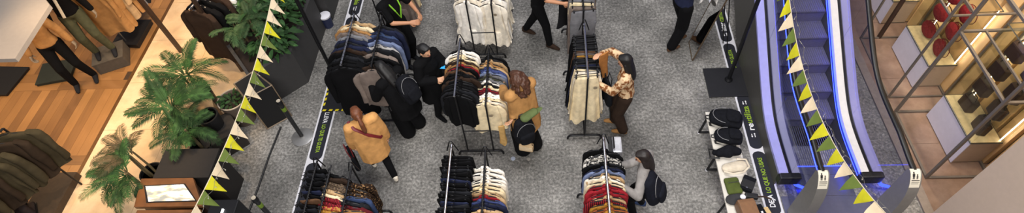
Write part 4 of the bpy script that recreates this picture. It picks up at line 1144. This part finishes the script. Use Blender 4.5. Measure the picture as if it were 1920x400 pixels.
t = thing('planter_box', 'graphite planter box cut by the top edge behind the shrubs', 'planter', (-4.4, 7.9, 0))
B().bx(-5.0, -3.96, 7.42, 8.5, 0, .78).build('shell', M_pl, t, True, bevel=.01); B().bx(-4.95, -4.0, 7.46, 8.46, .78, .785).build('soil', mat('soil', '#241a14', .9), t, True)
for i, (x, y, r, z1, n, m, lab) in enumerate([(-4.38, 6.10, .34, 1.15, 120, M_leaf, 'glossy broad-leaved shrub at the front corner of the big planter'), (-4.40, 6.62, .36, 1.2, 120, M_leaf, 'glossy broad-leaved shrub along the right side of the big planter'),
                                     (-4.72, 6.75, .36, 1.45, 100, M_leaf, 'tall glossy shrub in the middle of the big planter'), (-4.35, 7.05, .3, 1.25, 90, M_leaf, 'glossy shrub at the back right of the big planter'),
                                     (-5.0, 6.85, .36, 1.35, 90, M_leaf2, 'soft grey-green shrub at the left of the big planter')]):
    shrub(lab, (x, y, 0), r, .72, z1, n, m, 10 + i, (0, 1, 2), .72)
def fernball(label, loc, z, n, seed, sc): 
    return palm(label, loc, z, n, M_leaf2, seed, sc)
fernball('feathery grey-green palm beside the white shirt', (-4.98, 6.30, 0), 1.05, 14, 31, .62)
fernball('feathery palm at the top edge behind the white shirt', (-4.95, 6.95, 0), 1.2, 14, 32, .62)
fernball('feathery palm in the middle of the big planter', (-4.72, 6.35, 0), 1.15, 13, 33, .55)
palm('dark green feather palm in front of the black coats', (-5.55, 5.42, 0), .95, 18, M_palm, 21, .85, pot=(.17, .45, M_bplast))
palm('green feather palm spreading over the beige walkway', (-5.52, 4.78, 0), .98, 18, M_palm, 22, .92, pot=(.20, .5, M_bplast))
palm('dark palm beside the round black pot', (-5.2, 4.42, 0), .9, 14, M_palm, 23, .75, pot=(.16, .42, M_bplast))
palm('drooping brownish palm at the left of the tabletop screen', (-5.72, 3.95, 0), 1.0, 11, M_dry, 24, .75, (1.6, 4.6), pot=(.17, .5, M_bplast))
palm('dense dark palm hanging over the tabletop screen', (-5.68, 3.68, 0), .98, 19, M_palm, 25, .72, (1.9, 5.6), pot=(.17, .5, M_bplast))
# black display box with wood edges
bx_ = [Vector((-4.79, 5.30, 0)), Vector((-4.55, 5.54, 0)), Vector((-4.18, 5.25, 0)), Vector((-4.51, 5.0, 0))]
t = thing('display_box', 'black display box with thin wooden edges beside the barrier post', 'display box', (-4.5, 5.27, 0))
BH = .80
B().prism([(v.x, v.y) for v in (bx_[3], bx_[2], bx_[1], bx_[0])], .01, BH).build('body', mat('black_lacquer', '#0e0e0f', .8, 0, .05), t, True)
for i in range(4):
    a, c_ = bx_[i], bx_[(i + 1) % 4]
    for z in (.012, BH): B().tube([a + Vector((0, 0, z)), c_ + Vector((0, 0, z))], .011, 4).build('wood_edge', mat('ash_edge', '#7c6a54', .6), t, True)
    B().tube([a + Vector((0, 0, .01)), a + Vector((0, 0, BH))], .010, 4).build('wood_edge', mat('ash_edge', '#7c6a54', .6), t, True)
# pots without leaves, crates
t = thing('round_pot', 'empty round black pot on a dark crate beside the palms', 'pot', (-5.10, 4.80, .42))
B().lathe([(.13, 0), (.16, .26), (.135, .26), (.12, .06)], (0, 0, 0), 26).build('shell', M_bplast, t, smooth=True); B().lathe([(.12, .05), (.12, .06)], (0, 0, 0), 20).build('soil', mat('soil', '#241a14', .9), t)
t = thing('crate', 'dark crate carrying the round black pot', 'crate', (-5.05, 4.72, 0), .7)
B().box((0, 0, .2), (.52, .42, .4)).build('body', mat('dark_crate', '#26221f', .6), t, bevel=.01); B().box((0, 0, .41), (.55, .45, .02)).build('lid', mat('dark_crate', '#26221f', .6), t)
t = thing('glass_pot', 'wide pot with a pale rim and trailing greenery between palms and display box', 'potted plant', (-4.94, 5.22, 0))
B().lathe([(.17, 0), (.21, .5), (.205, .52), (.19, .5), (.18, .42)], (0, 0, 0), 28).build('pot', mat('taupe_pot', '#5d5148', .4), t, smooth=True)
B().lathe([(.205, .50), (.218, .51), (.218, .525), (.20, .525), (.20, .50)], (0, 0, 0), 28, False).build('rim', mat('pale_rim', '#b8ab98', .4), t, smooth=True)
B().lathe([(.18, .40), (.18, .43)], (0, 0, 0), 20).build('soil', mat('soil', '#241a14', .9), t)
rr = random.Random(8)
for k in range(34):
    a = rr.uniform(0, 6.28); q = .15 * math.sqrt(rr.random())
    o = put('leaf', LEAF[2], M_palm, t, (q * math.cos(a), q * math.sin(a), .45 + rr.uniform(0, .14)), (rr.uniform(-.3, .7), rr.uniform(-.4, .4), a - PI / 2)); o.scale = (.55, .55, .55)
# tan box and tapered plinth next to it
t = thing('plinth', 'sand-coloured plinth between the palms and the dark crate', 'plinth', (-5.42, 5.02, 0), .5)
B().box((0, 0, .22), (.42, .42, .44)).build('body', mat('sand_board', '#b8946a', .6), t, bevel=.006); B().box((0, 0, .45), (.45, .45, .02)).build('top', mat('sand_board2', '#c9a67a', .6), t)
# bucket by the planter
v = at(617, 48)
t = thing('bucket', 'navy bucket with a white lid by the planter at the top edge', 'bucket', v)
B().lathe([(.085, 0), (.10, .22), (.10, .23)], (0, 0, 0), 22).build('body', mat('navy_tin', '#232a48', .45), t, smooth=True)
B().lathe([(.102, .23), (.106, .235), (.106, .265), (.09, .275)], (0, 0, 0), 22).build('lid', M_white, t, smooth=True)
B().tube([(-.09, 0, .2), (-.12, 0, .1), (-.09, 0, .03)], .006, 5).build('handle', M_steel, t)

# tabletop screen kiosk
t = thing('kiosk_table', 'dark wooden kiosk below the lit tabletop screen', 'kiosk', (-4.95, 3.42, 0))
B().prism([(-5.36, 3.24), (-4.52, 3.24), (-4.78, 3.60), (-5.44, 3.60)], 0, .84).build('body', M_dwood, t, True, bevel=.01)
B().prism([(-5.40, 3.20), (-4.48, 3.20), (-4.76, 3.62), (-5.48, 3.62)], .84, .90).build('top', M_wood, t, True, bevel=.008)
t = thing('tabletop_screen', 'lit tabletop screen with a pale picture in a wooden frame', 'screen', (-4.98, 3.42, .90))
B().prism([(-5.25, 3.255), (-4.57, 3.265), (-4.83, 3.53), (-5.39, 3.51)], .90, .908).build('bezel', M_bplast, t, True)
scm = bpy.data.materials.new('screen_picture'); scm.use_nodes = True
N = scm.node_tree.nodes; L = scm.node_tree.links; p_ = N['Principled BSDF']
tc = N.new('ShaderNodeTexCoord'); nz = N.new('ShaderNodeTexNoise'); nz.inputs['Scale'].default_value = 6; nz.inputs['Detail'].default_value = 3
mp2 = N.new('ShaderNodeMapping'); mp2.inputs['Scale'].default_value = (.8, 2.4, 1); L.new(tc.outputs['Object'], mp2.inputs[0]); L.new(mp2.outputs[0], nz.inputs['Vector'])
cr = N.new('ShaderNodeValToRGB'); cr.color_ramp.elements[0].position = .40; cr.color_ramp.elements[1].position = .56
cr.color_ramp.elements[0].color = lin('#8d8f8a'); cr.color_ramp.elements[1].color = lin('#f2f3fa'); e = cr.color_ramp.elements.new(.48); e.color = lin('#c9b79a')
L.new(nz.outputs['Fac'], cr.inputs[0]); L.new(cr.outputs[0], p_.inputs['Base Color']); L.new(cr.outputs[0], p_.inputs['Emission Color']); p_.inputs['Emission Strength'].default_value = .75
p_.inputs['Roughness'].default_value = .3
B().prism([(-5.225, 3.27), (-4.60, 3.28), (-4.84, 3.515), (-5.36, 3.495)], .908, .911).build('display', scm, t, True)
t = thing('kiosk_table', 'wooden framed display table cut by the bottom edge below the lit screen', 'kiosk', (-4.95, 3.0, 0))
B().bx(-5.30, -4.55, 2.75, 3.14, 0, .82).build('body', M_dwood, t, True, bevel=.01)
B().bx(-5.36, -4.50, 2.72, 3.17, .82, .87).build('frame', M_wood, t, True, bevel=.006); B().bx(-5.30, -4.56, 2.76, 3.12, .87, .875).build('glass_top', mat('dark_glass', '#2c302e', .1, 0, .3, 8), t, True)
t = thing('counter', 'dark counter block behind the lit tabletop screen', 'counter', (-5.0, 3.85, 0))
B().bx(-5.35, -4.62, 3.68, 4.10, 0, .80).build('body', mat('dark_counter', '#1a1614', .8), t, True, bevel=.01); B().bx(-5.38, -4.60, 3.66, 4.12, .80, .83).build('top', mat('dark_counter_top', '#1e1a17', .8), t, True)
# black case at the bottom edge; its white reflection is a glowing strip
v = at(420, 372, .95)
t = thing('black_case', 'black equipment case with a bright white light bar at the bottom edge', 'case', (v.x, v.y - .25, 0))
B().box((0, 0, .46), (.36, .5, .9)).build('body', M_bplast, t, bevel=.015); B().box((.02, -.02, .92), (.02, .26, .02)).build('reflection_bar', mat('white_reflection', '#ffffff', .5, emit='#ffffff', estr=4), t)

# ------------------------------------------------------------------ left shop: rack with black coats
t = thing('shop_rack', 'dark wooden post rack with a chrome rail holding black coats', 'clothes rack', (-5.9, 6.6, 0))
PZ = 1.75
pa = Vector((-6.62, 6.75, 0))
B().box((pa.x, pa.y, PZ / 2), (.05, .07, PZ)).build('post', M_dwood, t, True)
B().box((-6.05, 7.6, PZ / 2), (.05, .07, PZ)).build('post', M_dwood, t, True)
B().box((-5.32, 6.25, PZ / 2), (.05, .05, PZ)).build('post', M_dwood, t, True)
B().rod((-5.45, 6.20, 1.50), (-5.05, 7.55, 1.50), .016).build('rail', M_chrome, t, True)
B().rod((-6.62, 6.75, 1.72), (-5.32, 6.25, 1.72), .014).build('cross_rail', M_steel, t, True)
B().box((-5.08, 7.55, PZ / 2), (.05, .05, PZ)).build('post', M_dwood, t, True)
B().rod((-6.62, 6.75, 1.72), (-6.05, 7.6, 1.72), .014).build('cross_rail', M_steel, t, True)
seq = [('coat', 'dark brown'), ('coat', 'black'), ('coat', 'black'), ('coat', 'dark brown'), ('coat', 'white'), ('coat', 'pale grey'), ('coat', 'navy'), ('coat', 'black'), ('coat', 'black'), ('coat', 'charcoal'), ('coat', 'black')]
for i, (kind, c_) in enumerate(seq):
    f = (i + .5) / len(seq); x = -5.45 + .4 * f; y = 6.20 + 1.3 * f
    g = thing('hanging_' + kind, '%s %s, %s from near end of shop rack behind palms' % (c_, kind, ORD[i]), kind, (x, y, 1.50), -.3 + RG.uniform(-.1, .1), 'clothes on the shop rack')
    o = put('garment', gmesh(kind, i % 4), fab(COLN[c_][0], **COLN[c_][1]), g); o.scale = (1.25, 1.5, 1.05); put('hanger', HANGER, M_steel, g)

# mannequins, plinths, coats
M_man = mat('mannequin_skin', '#8a7a66', .6)
def plinth(label, poly, z0, z1, m):
    cx_ = sum(p[0] for p in poly) / len(poly); cy_ = sum(p[1] for p in poly) / len(poly)
    t = thing('shop_plinth', label, 'plinth', (cx_, cy_, 0))
    B().prism(poly, z0, z1 - .02).build('body', m, t, True, bevel=.01); B().prism([(cx_ + (x - cx_) * 1.02, cy_ + (y - cy_) * 1.02) for x, y in poly], z1 - .02, z1).build('top', m, t, True)
    return t
M_gp = mat('grey_plinth', '#4a443c', .7)
plinth('grey box plinth under the standing mannequin in a black jacket', [(-7.92, 6.25), (-7.46, 6.46), (-7.64, 6.86), (-8.10, 6.65)], 0, .24, M_gp)
plinth('low dark green plinth behind the mannequin feet', [(-8.98, 6.02), (-8.42, 6.14), (-8.52, 6.62), (-9.1, 6.5)], 0, .06, mat('green_plinth', '#1f2620', .7))
plinth('black floor mat block at the left edge of the shop', [(-10.3, 5.84), (-9.42, 5.82), (-9.35, 6.44), (-10.3, 6.5)], 0, .05, M_bplast)
plinth('black low plinth under the long tan coats', [(-7.95, 6.92), (-7.46, 6.86), (-7.46, 7.5), (-7.95, 7.5)], 0, .10, M_bplast)
person('mannequin in black jacket and dark trousers standing on the grey plinth', (-7.80, 6.58, .24), face(.5, -.85), 1.78, ((-.13, .06, 0), (.12, 0, 0)), ((-.30, .06, .80), (.30, .06, .80)), 0, top=('long', 'black'), bottom=('slim', 'olive'), shoes='charcoal', hair=('short', 'dark'), skin=M_man, name='mannequin', cat='mannequin', headpitch=0)
person('mannequin in tan jacket and black trousers on the parquet', (-8.12, 6.14, 0), face(.5, -.85), 1.76, ((-.15, .02, 0), (.14, .08, 0)), ((-.30, .08, .85), (.30, .06, .82)), 0, top=('long', '#a87c4c'), bottom=('slim', 'black'), shoes='charcoal', hair=('short', 'dark'), skin=M_man, name='mannequin', cat='mannequin', headpitch=0)
B().tube([Vector(q) * 1.08 for q in ((-.06, .10, 1.42), (-.02, .14, 1.25), (.02, .15, 1.05), (.05, .15, .92))], .022, 6, .4).build('scarf', fab('#d8d0bc'), bpy.data.objects['mannequin'])
t = thing('shop_rail', 'steel rail holding long tan coats behind the mannequins', 'clothes rack', (-7.75, 7.2, 0))
for y in (6.98, 7.9): B().rod((-7.72, y, .0), (-7.72, y, 1.62), .014).build('post', M_steel, t, True)
B().rod((-7.72, 6.9, 1.6), (-7.72, 7.95, 1.6), .014).build('rail', M_steel, t, True)
for i, c_ in enumerate(('tan', 'tan', 'beige', 'tan', 'grey', 'charcoal')):
    g = thing('hanging_coat', '%s long coat, %s from the near end of the steel shop rail' % (c_, ORD[i]), 'coat', (-7.72, 7.02 + .15 * i, 1.6), RG.uniform(-.1, .3), 'coats on the steel shop rail')
    o = put('garment', gmesh('coat', i % 4), fab(COLN[c_][0]), g); o.scale = (1.15, 1.8, 1.2); put('hanger', HANGER, M_steel, g)
t = thing('shop_rail', 'dark rail of olive jackets at the left edge of the shop', 'clothes rack', (-7.5, 3.6, 0))
B().rod((-7.72, 2.9, 1.52), (-7.18, 4.05, 1.52), .015).build('rail', M_black, t, True)
for v in ((-7.72, 2.9), (-7.18, 4.05)): B().rod((v[0], v[1], 0), (v[0], v[1], 1.52), .015).build('post', M_black, t, True)
B().box((-7.5, 3.55, .06), (.5, 1.3, .12)).build('base_shelf', mat('shop_base', '#3a2c1e', .7), t, True)
for i, c_ in enumerate(('olive', 'dark brown', 'olive', 'olive', 'dark brown', 'olive', 'olive')):
    f = 1 - (i + .3) / 7
    g = thing('hanging_jacket', '%s jacket, %s from the far end of the rail at the left edge' % (c_, ORD[i]), 'jacket', (-7.72 + .54 * f, 2.9 + 1.15 * f, 1.52), .35 + RG.uniform(-.1, .1), 'jackets on the left edge rail')
    o = put('garment', gmesh('jacket', i % 4), fab('#3b3628' if c_ == 'olive' else '#2d241c'), g); o.scale = (1.3, 1.7, 1.15); put('hanger', HANGER, M_bplast, g)
for i, (px_, py_) in enumerate(((8, 385), (30, 388), (48, 392))):
    v = at(px_, py_, .3)
    t = thing('boot', ('leftmost', 'middle', 'rightmost')[i] + ' dark ankle boot standing below the olive jackets', 'boot', (v.x, v.y, .12 if v.x > -7.75 else 0), .6, 'boots below the olive jackets')
    b = Blob(); b.hull((0, 0, .05, .05), (0, .16, .04, .045, .06, .03)); b.hull((0, -.02, .06, .05), (0, -.02, .24, .055, .065, .03)); b.build('upper', fab('#3a3230'), t, .01, 2)
    B().box((0, .06, .008), (.09, .28, .016)).build('sole', M_bplast, t, bevel=.004)

# ------------------------------------------------------------------ right: vitrines and frames
M_vit = mat('white_cabinet', '#c3bfd0', .45, 0, .03); M_vf = mat('taupe_cabinet', '#a4907c', .5, 0, .04)
M_vg = glassmat('vitrine_glass', '#fbfcf8', .06); M_fr = mat('grey_frame', '#6d665f', .45, .35, .06); M_edge = mat('vitrine_edge', '#3b3c38', .4, .3)
M_tube = mat('white_tube', '#ffffff', .5, emit='#fff1dc', estr=12)
def vitrine(label, y0, y1, bagcol, lev, seed, redbag=True, bagname=''):
    x0, x1 = 5.50, 5.90; zb = .5; zt_ = .5 + .34 * lev + .06
    t = thing('display_case', label, 'display case', ((x0 + x1) / 2, (y0 + y1) / 2, 0))
    B().bx(x0 + .012, x1, y0 + .012, y1, 0.02, zb).build('cabinet', M_vf, t, True)
    B().bx(x0, x0 + .012, y0, y1, .02, zb).build('side_panel', M_vit, t, True)
    B().bx(x0 + .02, x1, y0 + .02, y1 - .02, 0, .02).build('base', M_edge, t, True)
    for z in (zb, zt_):
        b = B()
        for u, v in (((x0, y0), (x1, y0)), ((x1, y0), (x1, y1)), ((x1, y1), (x0, y1)), ((x0, y1), (x0, y0))): b.tube([(*u, z), (*v, z)], .008, 4)
        b.build('edge_trim', M_edge, t, True)
    for i in range(lev):
        z = zb + .34 * i
        B().bx(x0 + .01, x1 - .01, y0 + .01, y1 - .01, z + .004, z + .012).build('shelf', M_vg if i else mat('pale_shelf2', '#c7b28c', .4), t, True)
    B().bx(x0, x0 + .006, y0, y1, zb + .008, zt_).build('glass_pane', M_vg, t, True)
    B().bx(x0, x1, y0, y0 + .006, zb + .008, zt_).build('glass_pane', M_vg, t, True)
    B().bx(x0, x1, y1 - .006, y1, zb + .008, zt_).build('glass_pane', M_vg, t, True)
    B().bx(x0 + .006, x1, y0 + .006, y1 - .006, zt_ - .006, zt_).build('glass_top', M_vg, t, True)
    for yy in (y0 + .03, y1 - .03): B().rod((x1 - .03, yy, zb + .02), (x1 - .03, yy, zt_ - .02), .007, 6).build('light_tube', M_tube, t, True)
    # bags
    k = 0
    for i in range(lev):
        for j in range(2):
            yy = y0 + (y1 - y0) * (.27 + .46 * j); z = zb + .34 * i + .012
            where = ('bottom', 'second', 'third', 'fourth', 'fifth')[i]
            g = thing('handbag', '%s on %s shelf of %s, %s one' % (bagname, where, 'case of red bags' if redbag else ('case of dark bags' if seed == 2 else 'case at the top edge'), ('nearer', 'farther')[j]), 'handbag', ((x0 + x1) / 2 - .03, yy, z), PI / 2 + .15 * (j - .5), 'bags in the display cases')
            if redbag:
                b = Blob(); b.hull((0, -.0, .135, .155, .055, .13)); b.hull((0, -.02, .11, .11, .075, .10)); b.build('body', bagcol, g, .011, 2)
                B().tube([(-.05, 0, .25), (-.035, 0, .285), (.035, 0, .285), (.05, 0, .25)], .006, 6).build('handle', bagcol, g)
                B().tube([(.148 * math.cos(a), -.06, .135 + .122 * math.sin(a)) for a in [2 * PI * q / 14 for q in range(15)]], .006, 5).build('piping', mat('deep_red', '#5a1118', .5), g)
            else:
                B().prism([(-.12, -.05), (.12, -.05), (.10, .05), (-.10, .05)], 0, .20).build('body', bagcol, g, bevel=.02)
                B().box((0, -.055, .13), (.20, .012, .10)).build('flap', bagcol, g, bevel=.004)
                B().tube([(-.07, 0, .19), (-.05, 0, .27), (.05, 0, .27), (.07, 0, .19)], .007, 6).build('handle', M_bplast, g)
                B().box((0, -.064, .09), (.03, .006, .02)).build('clasp', M_chrome, g)
    return t
M_red = mat('red_leather_bag', '#84202a', .85, 0, .3, 40, spec=.2); M_dark = mat('brown_leather_bag', '#2c1c1a', .45, 0, .2, 30)
vitrine('glass display case of round red handbags against the panelled wall', 5.51, 6.33, M_red, 3, 1, True, 'round red handbag')
vitrine('glass display case of dark brown handbags nearest the pale pier', 4.17, 4.98, M_dark, 4, 2, False, 'dark brown handbag')
vitrine('glass display case at the top edge behind the red handbags', 6.86, 7.66, M_dark, 2, 3, False, 'dark handbag')
def cage(label, y0, y1, x0=5.095, x1=5.90, z=1.72, H_=2.5, thick=.026):
    t = thing('display_cage', label, 'metal frame', ((x0 + x1) / 2, (y0 + y1) / 2, 0))
    for (x, y) in ((x0, y0), (x0, y1), (x1, y0), (x1, y1)):
        B().bx(x - thick / 2, x + thick / 2, y - thick / 2, y + thick / 2, 0.001, H_).build('upright', M_fr, t, True)
    for zz in (.013, z, H_ - .013):
        for (u, v) in (((x0, y0), (x1, y0)), ((x0, y1), (x1, y1)), ((x0, y0), (x0, y1)), ((x1, y0), (x1, y1))):
            a, c_ = Vector((*u, zz)), Vector((*v, zz))
            d = (c_ - a).normalized(); a += d * thick / 2; c_ -= d * thick / 2
            B().box((a + c_) / 2, (abs(c_.x - a.x) or thick * .9, abs(c_.y - a.y) or thick * .9, thick * .9)).build('rail', M_fr, t, True)
    xm = x0 + .30
    B().bx(xm - .011, xm + .011, y0 + .013, y1 - .013, z - .011, z + .011).build('rail', M_fr, t, True)
    return t
cage('grey metal frame around the case of dark handbags', 3.945, 5.055, thick=.034)
cage('grey metal frame around the case of red handbags', 5.33, 6.55, thick=.026)
o = B().rod(at(1648, 70), at(1648, 70) + Vector((0, 0, 2.4)), .035, 12).build('round_post', M_dwood, None, smooth=True); tag(o, 'dark round wooden post at the top of the boutique', 'post')

# ------------------------------------------------------------------ bunting
FL = {'y': mat('lime_felt', '#c3bd18', .85, 0, .08), 'g': mat('olive_felt', '#5e6f2c', .85, 0, .08), 'c': mat('cream_felt', '#d9c6a6', .85, 0, .06)}
M_cord = mat('cord', '#c8bba0', .8)
def bunting(label, lights_label, x, zf, ya, yb, seq, pitch, ln, bead_dx):
    tilt = .07 if x < 0 else -.07
    t = thing('bunting', label, 'bunting', (x, (ya + yb) / 2, zf((ya + yb) / 2)))
    ys = frange(ya, yb, 60)
    B().tube([(x, y, zf(y)) for y in ys], .004, 5).build('cord', M_cord, t, True)
    rnd = random.Random(int(x * 10))
    y = ya; i = 0
    while y + pitch < yb:
        y1 = y + pitch * .97; ym = (y + y1) / 2 + rnd.uniform(-.01, .01)
        a, c_ = Vector((x, y, zf(y))), Vector((x, y1, zf(y1)))
        tip = Vector((x + tilt + rnd.uniform(-.025, .025), ym, (a.z + c_.z) / 2 - ln))
        m1 = (a + c_) / 2 * .5 + tip * .5 + Vector((rnd.uniform(-.015, .015), 0, 0))
        e = Vector((.0015, 0, 0)); la = a * .5 + tip * .5 + Vector((.008, 0, 0)); lc = c_ * .5 + tip * .5 - Vector((.008, 0, 0))
        P = [a, c_, lc, m1, la, tip]
        n = len(P); b = B()
        fr = [(0, 1, 3), (1, 2, 3), (0, 3, 4), (4, 3, 5), (3, 2, 5)]
        out = [(0, 1), (1, 2), (2, 5), (5, 4), (4, 0)]
        b.add([p - e for p in P] + [p + e for p in P], [tuple(reversed(f)) for f in fr] + [tuple(q + n for q in f) for f in fr] + [(u, v, v + n, u + n) for u, v in out])
        b.build('pennant', FL[seq[i % len(seq)]], t, True, smooth=True)
        y += pitch; i += 1
    g = thing('fairy_lights', lights_label, 'fairy lights', (x + bead_dx, (ya + yb) / 2, zf((ya + yb) / 2)))
    pts = [(x + bead_dx + .012 * math.sin(y * 31), y, zf(y) - .02 + .012 * math.cos(y * 23)) for y in frange(ya, yb, 150)]
    B().tube(pts, .0015, 4).build('wire', mat('pale_wire', '#77736a', .5, .3), g, True)
    bb = B()
    for k in range(1, 150, 3):
        p = Vector(pts[k]); q = p + Vector((rnd.uniform(-.03, .03), rnd.uniform(-.02, .02), -.03)); bb.tube([p, (p + q) / 2 + Vector((0, .01, 0)), q], .0018, 4); bb.ell(q, (.005, .005, .007), 6, 4)
    o = bb.build('bulbs', mat('clear_bulb', '#a8a498', .2), g, True); tag(o, kind='stuff')
def zl(y): return 2.97 + .085 * (y - 3.15) ** 2
def zr(y): return 2.52 + .19 * (y - 3.5) ** 2
bunting('string of lime, olive and cream pennants above the palms', 'thin string of fairy lights beside the pennants above the palms', -3.0, zl, 1.35, 6.0, 'ycgycgycgycgycgycgyccygcygcygcygc', .154, .19, .05)
bunting('string of lime, olive and cream pennants above the escalator', 'thin string of fairy lights beside the pennants above the escalator', 2.6, zr, 1.35, 5.9, 'gcygcygcygygcygcygcygcygcygcygc', .166, .19, .055)

flush()
